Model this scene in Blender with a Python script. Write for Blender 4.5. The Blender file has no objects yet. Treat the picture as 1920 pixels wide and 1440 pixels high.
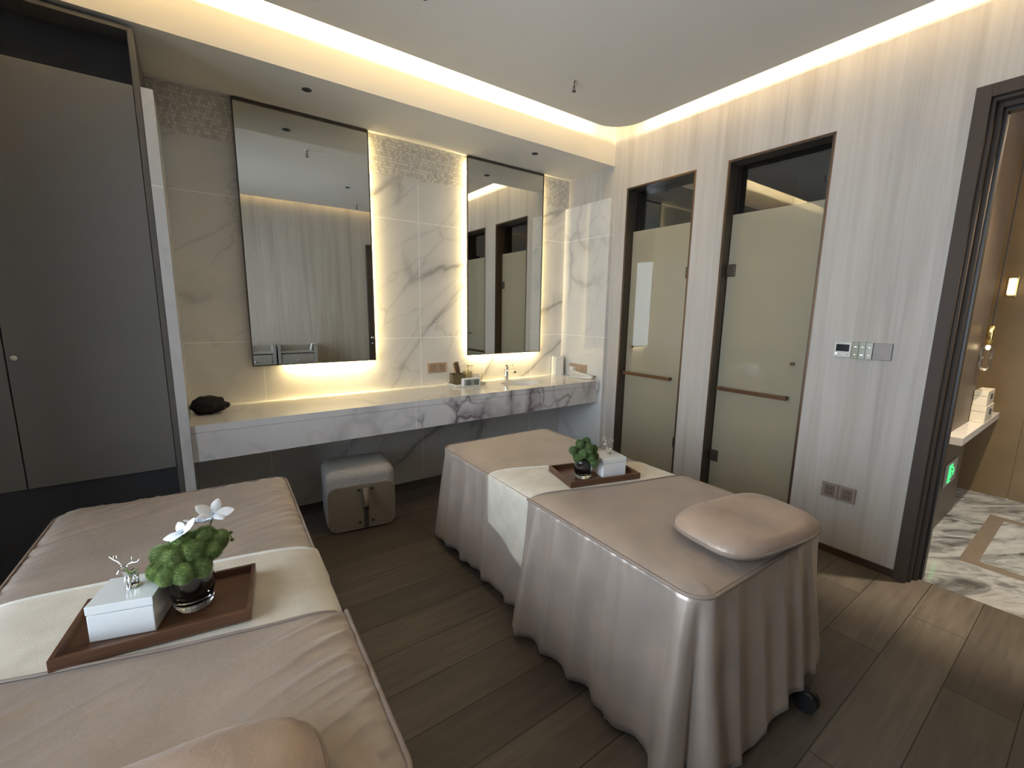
import bpy, bmesh, math, random
from mathutils import Vector, Matrix, noise
random.seed(7)
S = bpy.context.scene
COL = S.collection
PI = math.pi

# ------------------------------------------------------------------ camera, world, daylight, exposure
cam_d = bpy.data.cameras.new('camera'); cam = bpy.data.objects.new('camera', cam_d); COL.objects.link(cam)
cam_d.sensor_width = 36.0; cam_d.lens = 818.1 / 1920 * 36.0; cam_d.clip_start = 0.02; cam_d.clip_end = 60
R_, U_, F_ = (0.81392485, -0.58077326, 0.01512472), (0.08319024, 0.14227326, 0.98632535), (0.57498324, 0.80153648, -0.16411441)
cam.matrix_world = Matrix(((R_[0], U_[0], -F_[0], -3.18765), (R_[1], U_[1], -F_[1], -3.49973), (R_[2], U_[2], -F_[2], 1.5), (0, 0, 0, 1)))
S.camera = cam
S.view_settings.view_transform = 'Standard'; S.view_settings.look = 'None'
S.view_settings.gamma = 1.0; S.view_settings.use_curve_mapping = False
S.view_settings.exposure = 0.35
S.cycles.use_denoising = True
S.cycles.max_bounces = 10; S.cycles.diffuse_bounces = 6; S.cycles.glossy_bounces = 6; S.cycles.transmission_bounces = 6
S.cycles.sample_clamp_indirect = 8.0
S.cycles.caustics_reflective = False; S.cycles.caustics_refractive = False

W = bpy.data.worlds.new('World'); S.world = W; W.use_nodes = True
bg = W.node_tree.nodes['Background']; bg.inputs[0].default_value = (0.70, 0.85, 1.0, 1); bg.inputs[1].default_value = 2.0

DAY = (0.80, 0.90, 1.0); WARM = (1.0, 0.80, 0.46); HALLC = (1.0, 0.80, 0.52)
def area(name, loc, direction, sx, sy, power, color, spread=PI, up=None):
    l = bpy.data.lights.new(name, 'AREA'); l.shape = 'RECTANGLE'; l.size = sx; l.size_y = sy; l.energy = power; l.color = color; l.spread = spread
    o = bpy.data.objects.new(name, l); COL.objects.link(o)
    d = Vector(direction).normalized()
    z = -d
    x = Vector(up) if up else (Vector((0, 0, 1)) if abs(d.z) < 0.9 else Vector((1, 0, 0)))
    x = (x - z * x.dot(z)).normalized(); y = z.cross(x)
    o.matrix_world = Matrix(((x.x, y.x, z.x, loc[0]), (x.y, y.y, z.y, loc[1]), (x.z, y.z, z.z, loc[2]), (0, 0, 0, 1)))
    return o
# daylight entering the window of the left wall (outside the glass)
area('daylight', (-4.86, -2.40, 1.55), (1, 0.0, 0.0), 2.3, 2.3, 100, DAY)

# cove strips on top of the hung ceiling's edges; x-size runs along the 'up' axis given
def cove(name, a, b, out, power):
    a, b = Vector(a), Vector(b); m = (a + b) / 2
    return area(name, m, out, (b - a).length, 0.012, power, WARM, up=(b - a))
CZ = 3.052
cove('cove_strip_right', (-0.262, -3.60, CZ), (-0.262, -0.95, CZ), (1, 0, 0), 22)
cove('cove_strip_back', (-4.35, -0.862, CZ), (-0.45, -0.862, CZ), (0, 1, 0), 40)
cove('cove_strip_front', (-4.35, -3.638, CZ), (-0.262, -3.638, CZ), (0, -1, 0), 28)
# mirror back-light strips
ML = (1.0, 0.77, 0.38)
def mstrip(a, b, out, power): return area('mirror_strip', (Vector(a) + Vector(b)) / 2, out, (Vector(b) - Vector(a)).length, 0.008, power, ML, up=(Vector(b) - Vector(a)))
my = -0.026
mstrip((-2.075, my, 1.13), (-2.075, my, 2.76), (1, 0.2, 0), 4.2)
mstrip((-2.68, my, 1.128), (-2.08, my, 1.128), (0, 0.0, -1), 6.5)
mstrip((-1.185, my, 1.13), (-1.185, my, 2.76), (-1, 0.2, 0), 4.2)
mstrip((-0.390, my, 1.13), (-0.390, my, 2.76), (1, 0.2, 0), 3.2)
mstrip((-1.18, my, 1.128), (-0.395, my, 1.128), (0, 0.0, -1), 5.2)
# hall downlight just outside the entry and hall ceiling light
sp = bpy.data.lights.new('hall_downlight', 'SPOT'); sp.energy = 250; sp.color = (1.0, 0.86, 0.66); sp.spot_size = math.radians(120); sp.spot_blend = 0.6; sp.shadow_soft_size = 0.03
spo = bpy.data.objects.new('hall_downlight', sp); COL.objects.link(spo); spo.location = (0.262, -3.26, 2.88)
area('hall_ceiling_light', (1.2, -3.9, 2.93), (0, 0, -1), 1.4, 0.5, 9, HALLC)

# ------------------------------------------------------------------ materials
class NT:
    def __init__(s, name):
        s.m = bpy.data.materials.new(name); s.m.use_nodes = True; s.t = s.m.node_tree; s.b = s.t.nodes['Principled BSDF']
        s.pos = None
    def n(s, typ, **kw):
        x = s.t.nodes.new(typ)
        for k, v in kw.items(): setattr(x, k, v)
        return x
    def l(s, a, b): s.t.links.new(a, b)
    def coord(s, scale=(1, 1, 1), rot=(0, 0, 0), loc=(0, 0, 0)):
        tc = s.n('ShaderNodeTexCoord'); mp = s.n('ShaderNodeMapping')
        mp.inputs['Scale'].default_value = scale; mp.inputs['Rotation'].default_value = rot; mp.inputs['Location'].default_value = loc
        s.l(tc.outputs['Object'], mp.inputs['Vector']); return mp.outputs[0]
    def noise(s, vec, scale, detail=3, rough=0.5, dist=0):
        x = s.n('ShaderNodeTexNoise'); x.inputs['Scale'].default_value = scale; x.inputs['Detail'].default_value = detail
        x.inputs['Roughness'].default_value = rough; x.inputs['Distortion'].default_value = dist
        s.l(vec, x.inputs['Vector']); return x
    def ramp(s, fac, stops):
        r = s.n('ShaderNodeValToRGB'); e = r.color_ramp.elements
        while len(e) < len(stops): e.new(0.5)
        for q, (p, c) in zip(e, stops): q.position = p; q.color = (c if isinstance(c, tuple) else (c, c, c)) + (1,)
        s.l(fac, r.inputs[0]); return r.outputs[0]
    def mix(s, fac, a, b, mode='MIX'):
        x = s.n('ShaderNodeMix', data_type='RGBA', blend_type=mode)
        for sock, v in ((x.inputs[0], fac), (x.inputs[6], a), (x.inputs[7], b)):
            if hasattr(v, 'is_linked'): s.l(v, sock)
            else: sock.default_value = v if isinstance(v, (int, float)) else tuple(v) + (1,)
        return x.outputs[2]
    def math(s, op, a, b=0.0, c=0.0):
        x = s.n('ShaderNodeMath', operation=op)
        for sock, v in zip(x.inputs, (a, b, c)):
            if hasattr(v, 'is_linked'): s.l(v, sock)
            else: sock.default_value = v
        return x.outputs[0]
    def bump(s, h, strength=0.2, dist=0.01):
        x = s.n('ShaderNodeBump'); x.inputs['Strength'].default_value = strength; x.inputs['Distance'].default_value = dist
        s.l(h, x.inputs['Height']); s.l(x.outputs[0], s.b.inputs['Normal'])
    def set(s, **kw):
        names = dict(color='Base Color', rough='Roughness', metal='Metallic', spec='Specular IOR Level', coat='Coat Weight', coat_rough='Coat Roughness', sheen='Sheen Weight', sheen_rough='Sheen Roughness', sheen_tint='Sheen Tint', aniso='Anisotropic', trans='Transmission Weight', ior='IOR', alpha='Alpha', ecolor='Emission Color', estr='Emission Strength')
        for k, v in kw.items():
            i = s.b.inputs[names[k]]
            if hasattr(v, 'is_linked'): s.l(v, i)
            else: i.default_value = (tuple(v) + (1,)) if isinstance(v, tuple) else v
        return s
def plain(name, color, rough=0.5, var=0.06, vs=18.0, **kw):
    t = NT(name); c = t.coord(); nz = t.noise(c, vs, 4)
    lo = tuple(max(0, x * (1 - var)) for x in color); hi = tuple(min(1, x * (1 + var)) for x in color)
    t.set(color=t.ramp(nz.outputs[0], [(0.3, lo), (0.7, hi)]), rough=rough, **kw); return t.m
def emis(name, color, strength, base=(0.8, 0.8, 0.8)):
    return NT(name).set(color=base, ecolor=color, estr=strength).m

def marble(name, base, vein, s1=1.0, width=0.02, amount=1.0, rough=0.12, rot=(0.3, 0.5, 0.7), grout=None, thin=0.5, lo=0.45, hi=0.62, seed=0.0, soft=0.25, diag=None, slab=None):
    t = NT(name); c = t.coord(scale=(1, 1, 0.75), rot=rot, loc=(seed, seed * 1.7, seed * 0.6))
    if diag is not None:
        c0 = t.coord(rot=(0, diag[0], 0)); mp = t.n('ShaderNodeMapping'); mp.inputs['Scale'].default_value = (diag[1], 0.6, diag[2]); mp.inputs['Location'].default_value = (seed, seed * 1.7, seed * 0.6); t.l(c0, mp.inputs['Vector']); c = mp.outputs[0]
    warp = t.noise(c, 1.6 * s1, 5, 0.55)
    sub = t.n('ShaderNodeVectorMath', operation='MULTIPLY_ADD'); t.l(warp.outputs['Color'], sub.inputs[0]); sub.inputs[1].default_value = (0.55 / s1,) * 3; t.l(c, sub.inputs[2])
    def veins(scale, w):
        v = t.n('ShaderNodeTexVoronoi', feature='DISTANCE_TO_EDGE'); v.inputs['Scale'].default_value = scale; t.l(sub.outputs[0], v.inputs['Vector'])
        return t.ramp(v.outputs['Distance'], [(0.0, 1.0), (w, soft), (w * 3.2, 0.0)])
    mask = t.ramp(t.noise(c, 1.3 * s1, 3).outputs[0], [(lo, 0.0), (hi, 1.0)])
    mask2 = t.ramp(t.noise(c, 2.3 * s1, 3).outputs[0], [(0.42, 0.0), (0.6, 1.0)])
    a = t.math('MULTIPLY', veins(1.15 * s1, width * 1.5), mask)
    b = t.math('MULTIPLY', t.math('MULTIPLY', veins(3.1 * s1, width), mask2), thin)
    f = t.math('MINIMUM', t.math('MULTIPLY', t.math('ADD', a, b), amount), 1.0)
    if slab:   # two slabs: the one left of the joint is a paler piece of stone
        tc = t.n('ShaderNodeTexCoord'); sx = t.n('ShaderNodeSeparateXYZ'); t.l(tc.outputs['Object'], sx.inputs[0])
        f = t.math('MULTIPLY', f, t.math('ADD', t.math('MULTIPLY', t.math('GREATER_THAN', sx.outputs[0], slab[0]), 1 - slab[1]), slab[1]))
    cloud = t.ramp(t.noise(c, 2.2, 4).outputs[0], [(0.3, tuple(x * 0.93 for x in base)), (0.7, base)])
    col = t.mix(f, cloud, vein)
    if grout:
        tc = t.n('ShaderNodeTexCoord'); sx = t.n('ShaderNodeSeparateXYZ'); t.l(tc.outputs['Object'], sx.inputs[0])
        g = None
        for ax, vals in grout.items():
            for v in vals:
                k = t.math('COMPARE', sx.outputs['XYZ'.index(ax)], v, 0.0022)
                g = k if g is None else t.math('MAXIMUM', g, k)
        col = t.mix(g, col, (0.93, 0.92, 0.88))
    t.set(color=col, rough=rough, spec=0.5); return t.m

def wood(name, dark, light, axis=0, scale=1.0, rough=0.4, **kw):
    t = NT(name); sc = [26 * scale] * 3; sc[axis] = 1.6 * scale
    c = t.coord(scale=tuple(sc)); nz = t.noise(c, 1.0, 6, 0.6, 0.6)
    t.set(color=t.ramp(nz.outputs[0], [(0.25, dark), (0.75, light)]), rough=rough, **kw); t.bump(nz.outputs[0], 0.06, 0.004); return t.m

# floor: brown planks along X
t = NT('plank_floor'); c = t.coord(loc=(0.35, 1.82 + 0.2065 * 40, 0))
br = t.n('ShaderNodeTexBrick', offset=0.37, offset_frequency=2); t.l(c, br.inputs['Vector'])
for k, v in (('Scale', 1.0), ('Mortar Size', 0.0022), ('Brick Width', 1.22), ('Row Height', 0.2065), ('Bias', 0.0), ('Mortar Smooth', 0.3)): br.inputs[k].default_value = v
br.inputs['Color1'].default_value = (0.082, 0.067, 0.054, 1); br.inputs['Color2'].default_value = (0.132, 0.109, 0.087, 1); br.inputs['Mortar'].default_value = (0.022, 0.017, 0.012, 1)
gr = t.noise(t.coord(scale=(1.3, 15, 1)), 2.2, 7, 0.62, 0.5)
bl = t.noise(t.coord(scale=(1.0, 3, 1)), 1.7, 3)
col = t.mix(0.8, br.outputs['Color'], t.ramp(gr.outputs[0], [(0.25, 0.62), (0.75, 1.3)]), 'MULTIPLY')
col = t.mix(0.6, col, t.ramp(bl.outputs[0], [(0.3, 0.8), (0.7, 1.2)]), 'MULTIPLY')
t.set(color=col, rough=t.ramp(gr.outputs[0], [(0.2, 0.40), (0.8, 0.56)]), spec=0.35); t.bump(gr.outputs[0], 0.05, 0.003); M_floor = t.m

# streaky stone-look wallpaper
def wallpaper(name, k=1.0):
    t = NT(name)
    n1 = t.noise(t.coord(scale=(11, 11, 0.45)), 1.0, 6, 0.6, 0.3); n2 = t.noise(t.coord(scale=(60, 60, 1.6)), 1.0, 3, 0.6); n3 = t.noise(t.coord(scale=(3.2, 3.2, 0.9)), 1.0, 2)
    col = t.ramp(n1.outputs[0], [(0.28, (0.425 * k, 0.392 * k, 0.355 * k)), (0.5, (0.52 * k, 0.49 * k, 0.455 * k)), (0.75, (0.57 * k, 0.54 * k, 0.505 * k))])
    col = t.mix(0.55, col, t.ramp(n2.outputs[0], [(0.3, 0.88), (0.7, 1.08)]), 'MULTIPLY'); col = t.mix(0.4, col, t.ramp(n3.outputs[0], [(0.3, 0.86), (0.7, 1.1)]), 'MULTIPLY')
    t.set(color=col, rough=0.55, spec=0.3); t.bump(n2.outputs[0], 0.06, 0.003); return t.m
M_wallp = wallpaper('wallpaper')
M_white = plain('ceiling_paint', (0.74, 0.70, 0.64), 0.85, 0.015, 3)
M_soffit = plain('soffit_paint', (0.78, 0.755, 0.70), 0.8, 0.015, 3)
GR = {'Z': (1.267, 2.207), 'X': (-2.832, -2.279, -1.645, -1.011, -0.449)}
M_tile = marble('marble_tile', (0.70, 0.685, 0.65), (0.33, 0.32, 0.31), 0.85, 0.022, 1.0, 0.16, (0.2, 0.75, 0.1), GR, thin=0.35, seed=1.3, diag=(math.radians(42), 0.55, 1.5), lo=0.44, hi=0.58)
M_return = marble('marble_return', (0.72, 0.71, 0.68), (0.42, 0.42, 0.43), 1.0, 0.022, 0.8, 0.10, (0.5, 0.3, 0.6), {'Z': (1.267, 2.207)}, thin=0.4, seed=4.2)
M_strip = marble('marble_strip', (0.70, 0.70, 0.70), (0.48, 0.48, 0.49), 1.6, 0.03, 0.6, 0.15, (0.5, 0.3, 0.6), {'Z': (2.09,)}, thin=0.5, seed=2.2)
M_top = marble('counter_marble', (0.86, 0.84, 0.79), (0.50, 0.44, 0.40), 1.3, 0.025, 0.6, 0.06, (0.2, 0.2, 0.9), thin=0.4, seed=3.1)
M_apron = marble('apron_marble', (0.72, 0.70, 0.70), (0.20, 0.16, 0.175), 1.5, 0.028, 1.0, 0.10, (0.3, 0.6, 0.2), {'X': (-1.943 + 1.65,)}, thin=0.8, lo=0.42, hi=0.56, seed=3.4, soft=0.55, slab=(-1.943 + 1.65, 0.32))
t = NT('hall_marble'); c = t.coord(rot=(0, 0, 0.55)); mp = t.n('ShaderNodeMapping'); mp.inputs['Scale'].default_value = (1.1, 3.6, 1); t.l(c, mp.inputs['Vector'])
n1 = t.noise(mp.outputs[0], 1.5, 9, 0.62, 1.6); n2 = t.noise(mp.outputs[0], 4.5, 6, 0.6, 0.8)
col = t.ramp(n1.outputs[0], [(0.36, (0.065, 0.068, 0.07)), (0.44, (0.20, 0.205, 0.205)), (0.52, (0.35, 0.355, 0.35)), (0.68, (0.43, 0.435, 0.43))])
t.set(color=t.mix(0.6, col, t.ramp(n2.outputs[0], [(0.3, 0.55), (0.55, 1.05)]), 'MULTIPLY'), rough=0.12); M_hallfloor = t.m

# pearl mosaic
t = NT('pearl_mosaic'); c = t.coord(rot=(PI / 2, 0, 0))
br = t.n('ShaderNodeTexBrick', offset=0.5); t.l(c, br.inputs['Vector'])
for k, v in (('Scale', 1.0), ('Mortar Size', 0.0012), ('Brick Width', 0.017), ('Row Height', 0.022), ('Bias', 0.1)): br.inputs[k].default_value = v
br.inputs['Color1'].default_value = (0.47, 0.44, 0.39, 1); br.inputs['Color2'].default_value = (0.74, 0.71, 0.64, 1); br.inputs['Mortar'].default_value = (0.40, 0.375, 0.33, 1)
t.set(color=br.outputs['Color'], rough=0.3, spec=0.6); t.bump(br.outputs['Color'], 0.45, 0.004); M_mosaic = t.m

def satin(name, col, var=0.08, rough=0.42, bump=0.12, sheen=0.15, metal=0.0):
    t = NT(name); n1 = t.noise(t.coord(), 7, 4); n2 = t.noise(t.coord(scale=(1, 1, 0.3)), 90, 3); n3 = t.noise(t.coord(scale=(9, 9, 2.2)), 2.2, 4, 0.55, 1.2)
    lo = tuple(x * (1 - var) for x in col); hi = tuple(x * (1 + var) for x in col)
    mixh = t.math('ADD', t.math('MULTIPLY', n2.outputs[0], 0.12), n3.outputs[0])
    t.set(color=t.ramp(n1.outputs[0], [(0.3, lo), (0.7, hi)]), rough=rough, spec=0.6, sheen=sheen, sheen_rough=0.4, metal=metal); t.bump(mixh, bump, 0.012); return t.m
M_satin = satin('taupe_satin', (0.53, 0.445, 0.385), rough=0.37, metal=0.42); M_satin_top = satin('taupe_satin_top', (0.33, 0.268, 0.226), rough=0.40, metal=0.12, bump=0.10)
M_pipe = plain('piping_satin', (0.27, 0.21, 0.175), 0.5)
M_pillow = satin('pillow_satin', (0.38, 0.285, 0.225), rough=0.42, metal=0.12, bump=0.16)
t = NT('cream_velvet'); n1 = t.noise(t.coord(), 9, 5, 0.6); n2 = t.noise(t.coord(), 240, 2)
t.set(color=t.ramp(n1.outputs[0], [(0.3, (0.52, 0.47, 0.39)), (0.7, (0.66, 0.61, 0.52))]), rough=0.75, sheen=0.5, sheen_rough=0.35); t.bump(n2.outputs[0], 0.15, 0.003); M_velvet = t.m
M_hem = plain('runner_hem', (0.68, 0.65, 0.58), 0.7)
M_walnut = wood('walnut', (0.060, 0.026, 0.013), (0.135, 0.063, 0.033), 0, 1.0, 0.35)
M_lacq = plain('white_lacquer', (0.80, 0.82, 0.82), 0.16, 0.01, 4, coat=0.5)
M_silver = NT('silver').set(color=(0.75, 0.73, 0.72), metal=1.0, rough=0.14).m
M_chrome = NT('chrome').set(color=(0.85, 0.85, 0.86), metal=1.0, rough=0.06).m
M_gold = NT('gold').set(color=(0.83, 0.62, 0.25), metal=1.0, rough=0.2).m
def clearglass(name, tint=(1, 1, 1), gloss=1.0, rough=0.0, ior=1.5):
    t = NT(name); fr = t.n('ShaderNodeFresnel'); fr.inputs['IOR'].default_value = ior
    tr = t.n('ShaderNodeBsdfTransparent'); tr.inputs[0].default_value = tint + (1,); gl = t.n('ShaderNodeBsdfGlossy'); gl.inputs['Roughness'].default_value = rough
    mx = t.n('ShaderNodeMixShader'); f = t.math('MULTIPLY', fr.outputs[0], gloss); t.l(f, mx.inputs[0]); t.l(tr.outputs[0], mx.inputs[1]); t.l(gl.outputs[0], mx.inputs[2])
    t.l(mx.outputs[0], t.t.nodes['Material Output'].inputs['Surface']); return t.m
M_glass = clearglass('clear_glass', gloss=0.6); M_winglass = clearglass('window_glass', (0.98, 0.99, 1.0)); M_transom = clearglass('transom_glass', (0.72, 0.73, 0.72), 2.6)
M_thickglass = NT('thick_glass').set(color=(0.95, 0.97, 0.96), trans=1.0, rough=0.0, ior=1.45).m
M_black = plain('black_liner', (0.012, 0.013, 0.016), 0.25, 0.05, coat=0.6)
M_bronze = NT('bronze_frame'); n_ = M_bronze.noise(M_bronze.coord(), 30, 3)
M_bronze.set(color=M_bronze.ramp(n_.outputs[0], [(0.3, (0.070, 0.052, 0.036)), (0.7, (0.092, 0.070, 0.049))]), metal=0.35, rough=0.38); M_bronze = M_bronze.m
M_bronze_edge = NT('bronze_edge').set(color=(0.20, 0.11, 0.06), metal=0.8, rough=0.35).m
M_bar = NT('bronze_bar').set(color=(0.16, 0.085, 0.045), metal=0.7, rough=0.32).m
# mesh-laminated door glass
t = NT('mesh_glass'); br = t.n('ShaderNodeTexBrick', offset=0.0); t.l(t.coord(rot=(PI / 2, 0, PI / 2)), br.inputs['Vector'])
for k, v in (('Scale', 1.0), ('Mortar Size', 0.0022), ('Brick Width', 0.011), ('Row Height', 0.009), ('Bias', 0.0)): br.inputs[k].default_value = v
br.inputs['Color1'].default_value = (0.285, 0.242, 0.168, 1); br.inputs['Color2'].default_value = (0.315, 0.27, 0.19, 1); br.inputs['Mortar'].default_value = (0.34, 0.305, 0.22, 1)
t.set(color=br.outputs['Color'], rough=0.65, spec=0.2, coat=1.0, coat_rough=0.015); M_meshglass = t.m
M_mirror = NT('mirror').set(color=(0.68, 0.69, 0.66), metal=1.0, rough=0.0).m
M_wardrobe = plain('wardrobe_grey', (0.185, 0.180, 0.175), 0.5, 0.02, 5)
M_wardark = plain('wardrobe_dark', (0.040, 0.042, 0.047), 0.6, 0.03)
M_waredge = plain('wardrobe_edge', (0.14, 0.13, 0.115), 0.5, 0.03)
M_frame = wood('dark_frame', (0.066, 0.050, 0.040), (0.084, 0.065, 0.053), 2, 0.6, 0.62, spec=0.25)
M_groove = plain('frame_groove', (0.022, 0.017, 0.013), 0.4)
M_base = wood('skirting', (0.045, 0.028, 0.018), (0.07, 0.045, 0.03), 1, 0.6, 0.4)
M_boucle = plain('stool_fabric', (0.40, 0.385, 0.365), 0.9, 0.12, 60)
M_leather = plain('beige_leather', (0.25, 0.205, 0.15), 0.5, 0.05, 30)
M_strapd = plain('dark_strap', (0.05, 0.042, 0.035), 0.5)
M_socket = plain('champagne_socket', (0.42, 0.31, 0.22), 0.35, 0.03); M_socket_in = plain('socket_insert', (0.36, 0.26, 0.18), 0.35)
M_socket2 = plain('rose_socket', (0.30, 0.245, 0.21), 0.35, 0.03); M_socket2_in = plain('socket_insert_dark', (0.20, 0.155, 0.13), 0.35)
M_dark = plain('dark_plastic', (0.015, 0.015, 0.015), 0.35)
M_plastic = plain('white_plastic', (0.78, 0.77, 0.74), 0.35, 0.02)
M_ceram = plain('ceramic', (0.82, 0.82, 0.80), 0.08, 0.01)
M_tray = plain('resin_tray', (0.72, 0.69, 0.60), 0.3, 0.03)
M_brownbox = plain('olive_box', (0.13, 0.095, 0.045), 0.4, 0.08)
M_brush = plain('brush_wood', (0.40, 0.24, 0.14), 0.5, 0.08)
M_amber = NT('amber_bottle').set(color=(0.85, 0.72, 0.42), trans=0.5, rough=0.15).m
M_lcd = plain('lcd', (0.30, 0.325, 0.30), 0.25); M_ink = plain('lcd_ink', (0.008, 0.008, 0.008), 0.4)
M_cloth_black = plain('black_cloth', (0.006, 0.006, 0.007), 0.9, 0.2, 80)
M_screen = plain('thermo_screen', (0.010, 0.012, 0.012), 0.12); M_panel = plain('glass_keys', (0.30, 0.30, 0.22), 0.15, 0.03)
M_taupe = plain('blank_plate', (0.27, 0.235, 0.22), 0.4, 0.02); M_thermo = plain('thermostat_white', (0.62, 0.61, 0.57), 0.3, 0.01)
M_ledw = emis('indicator_white', (0.9, 0.95, 1), 1.2); M_ledb = emis('indicator_blue', (0.35, 0.5, 1), 3); M_ledy = emis('indicator_amber', (1, 0.85, 0.5), 1.0)
M_bronzewall = plain('hall_bronze', (0.17, 0.115, 0.055), 0.38, 0.08, 6, metal=0.30); M_pinkwall = plain('hall_rose', (0.46, 0.31, 0.21), 0.5, 0.05)
M_hallbrown = plain('hall_brown', (0.12, 0.085, 0.06), 0.45, 0.05); M_hallborder = plain('hall_floor_border', (0.17, 0.135, 0.105), 0.25, 0.05)
M_shelf = plain('hall_shelf_stone', (0.66, 0.61, 0.56), 0.2, 0.03); M_cream = plain('cream_box', (0.70, 0.62, 0.47), 0.4, 0.04)
M_green = emis('exit_green', (0.05, 1.0, 0.22), 1.3, (0.02, 0.3, 0.06)); M_plate = plain('sign_plate', (0.33, 0.31, 0.29), 0.35, 0.03)
M_bulb = emis('bulb', (1.0, 0.78, 0.42), 9.0); M_sconce = emis('sconce_glow', (1.0, 0.80, 0.50), 5.0)
M_cart = plain('grey_cart', (0.36, 0.35, 0.33), 0.45, 0.03)
M_petal = plain('petal', (0.84, 0.87, 0.92), 0.5, 0.03); M_petal_b = plain('petal_back', (0.52, 0.55, 0.50), 0.6, 0.05); M_stem = plain('stem', (0.16, 0.20, 0.07), 0.5)
t = NT('moss'); n1 = t.noise(t.coord(), 60, 2)
t.set(color=t.ramp(n1.outputs[0], [(0.3, (0.13, 0.20, 0.05)), (0.7, (0.27, 0.37, 0.11))]), rough=0.8, sheen=0.2); M_moss = t.m
t = NT('moss_dark'); n1 = t.noise(t.coord(), 60, 2)
t.set(color=t.ramp(n1.outputs[0], [(0.3, (0.06, 0.115, 0.028)), (0.7, (0.14, 0.215, 0.06))]), rough=0.8, sheen=0.2); M_moss2 = t.m
M_shower = plain('shower_tile', (0.13, 0.13, 0.125), 0.5, 0.15, 3)
M_metalgrey = plain('dark_metal', (0.03, 0.03, 0.03), 0.4)

# ------------------------------------------------------------------ mesh helpers
def link(name, bm, mat, parent=None, smooth=False, kind=None, mods=None):
    me = bpy.data.meshes.new(name); bmesh.ops.recalc_face_normals(bm, faces=bm.faces); bm.to_mesh(me); bm.free()
    mats = mat if isinstance(mat, (list, tuple)) else [mat]
    for m in mats: me.materials.append(m)
    if smooth:
        for p in me.polygons: p.use_smooth = True
    o = bpy.data.objects.new(name, me); COL.objects.link(o)
    if parent is not None: o.parent = parent
    if kind: o['kind'] = kind
    return o
def sharp(o, ang=35):
    me = o.data
    for p in me.polygons: p.use_smooth = True
    me.set_sharp_from_angle(angle=math.radians(ang)); return o
def thing(name, label, cat, loc=(0, 0, 0), rz=0, group=None):
    o = bpy.data.objects.new(name, None); COL.objects.link(o); o.location = loc; o.rotation_euler = (0, 0, rz); o.empty_display_size = 0.05
    return tag(o, label, cat, group)
def tag(o, label, cat, group=None):
    o['label'] = label; o['category'] = cat
    if group: o['group'] = group
    return o
def box(bm, lo, hi, bev=0.0, seg=2, mat=0, M=None):
    r = bmesh.ops.create_cube(bm, size=1.0); vs = r['verts']
    for v in vs:
        v.co = Vector([(lo[i] + hi[i]) / 2 + v.co[i] * (hi[i] - lo[i]) for i in range(3)])
    fs = set(f for v in vs for f in v.link_faces)
    if bev > 0:
        es = list(set(e for v in vs for e in v.link_edges))
        rr = bmesh.ops.bevel(bm, geom=es, offset=bev, segments=seg, profile=0.5, affect='EDGES')
        fs = set(f for f in fs if f.is_valid) | set(rr['faces'])
    for f in fs: f.material_index = mat
    if M is not None:
        for v in set(v for f in fs for v in f.verts): v.co = M @ v.co
    return fs
def B(*boxes, bev=0.0, seg=2):
    bm = bmesh.new()
    for b in boxes: box(bm, b[0], b[1], bev, seg)
    return bm
def tube(bm, pts, rad, n=10, cap=True, mat=0, closed=False):
    pts = [Vector(p) for p in pts]; N = len(pts)
    rads = rad if isinstance(rad, (list, tuple)) else [rad] * N
    rings = []; prev = None
    for i, p in enumerate(pts):
        if closed: d = pts[(i + 1) % N] - pts[i - 1]
        else: d = (pts[min(i + 1, N - 1)] - pts[max(i - 1, 0)])
        d.normalize()
        if prev is None:
            a = Vector((0, 0, 1)) if abs(d.z) < 0.9 else Vector((1, 0, 0)); x = d.cross(a).normalized()
        else:
            x = (prev - d * prev.dot(d)).normalized()
        prev = x; y = d.cross(x)
        rings.append([bm.verts.new(p + (x * math.cos(2 * PI * k / n) + y * math.sin(2 * PI * k / n)) * rads[i]) for k in range(n)])
    m = N if closed else N - 1
    for i in range(m):
        a, b = rings[i], rings[(i + 1) % N]
        for k in range(n): bm.faces.new((a[k], a[(k + 1) % n], b[(k + 1) % n], b[k])).material_index = mat
    if cap and not closed:
        for r in (rings[0], rings[-1]): bm.faces.new(r).material_index = mat
def lathe(bm, prof, n=32, center=(0, 0, 0), mat=0, sx=1.0, sy=1.0):
    cx, cy, cz = center; rings = []
    for r, z in prof:
        if r < 1e-6: rings.append([bm.verts.new((cx, cy, cz + z))])
        else: rings.append([bm.verts.new((cx + sx * r * math.cos(2 * PI * k / n), cy + sy * r * math.sin(2 * PI * k / n), cz + z)) for k in range(n)])
    for a, b in zip(rings, rings[1:]):
        for k in range(n):
            q = [a[k % len(a)], a[(k + 1) % len(a)], b[(k + 1) % len(b)], b[k % len(b)]]
            q2 = []
            for v in q:
                if v not in q2: q2.append(v)
            if len(q2) > 2: bm.faces.new(q2).material_index = mat
def grid(bm, f, nu, nv, mat=0):
    vs = [[bm.verts.new(f(i / nu, j / nv)) for j in range(nv + 1)] for i in range(nu + 1)]
    for i in range(nu):
        for j in range(nv):
            bm.faces.new((vs[i][j], vs[i + 1][j], vs[i + 1][j + 1], vs[i][j + 1])).material_index = mat
    return vs
def prism(bm, poly, z0, z1, mat=0, axes=(0, 1, 2)):
    def P(a, b, c):
        v = [0, 0, 0]; v[axes[0]] = a; v[axes[1]] = b; v[axes[2]] = c; return v
    lo = [bm.verts.new(P(a, b, z0)) for a, b in poly]; hi = [bm.verts.new(P(a, b, z1)) for a, b in poly]
    n = len(poly)
    bm.faces.new(lo).material_index = mat; bm.faces.new(hi).material_index = mat
    for i in range(n): bm.faces.new((lo[i], lo[(i + 1) % n], hi[(i + 1) % n], hi[i])).material_index = mat
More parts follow.
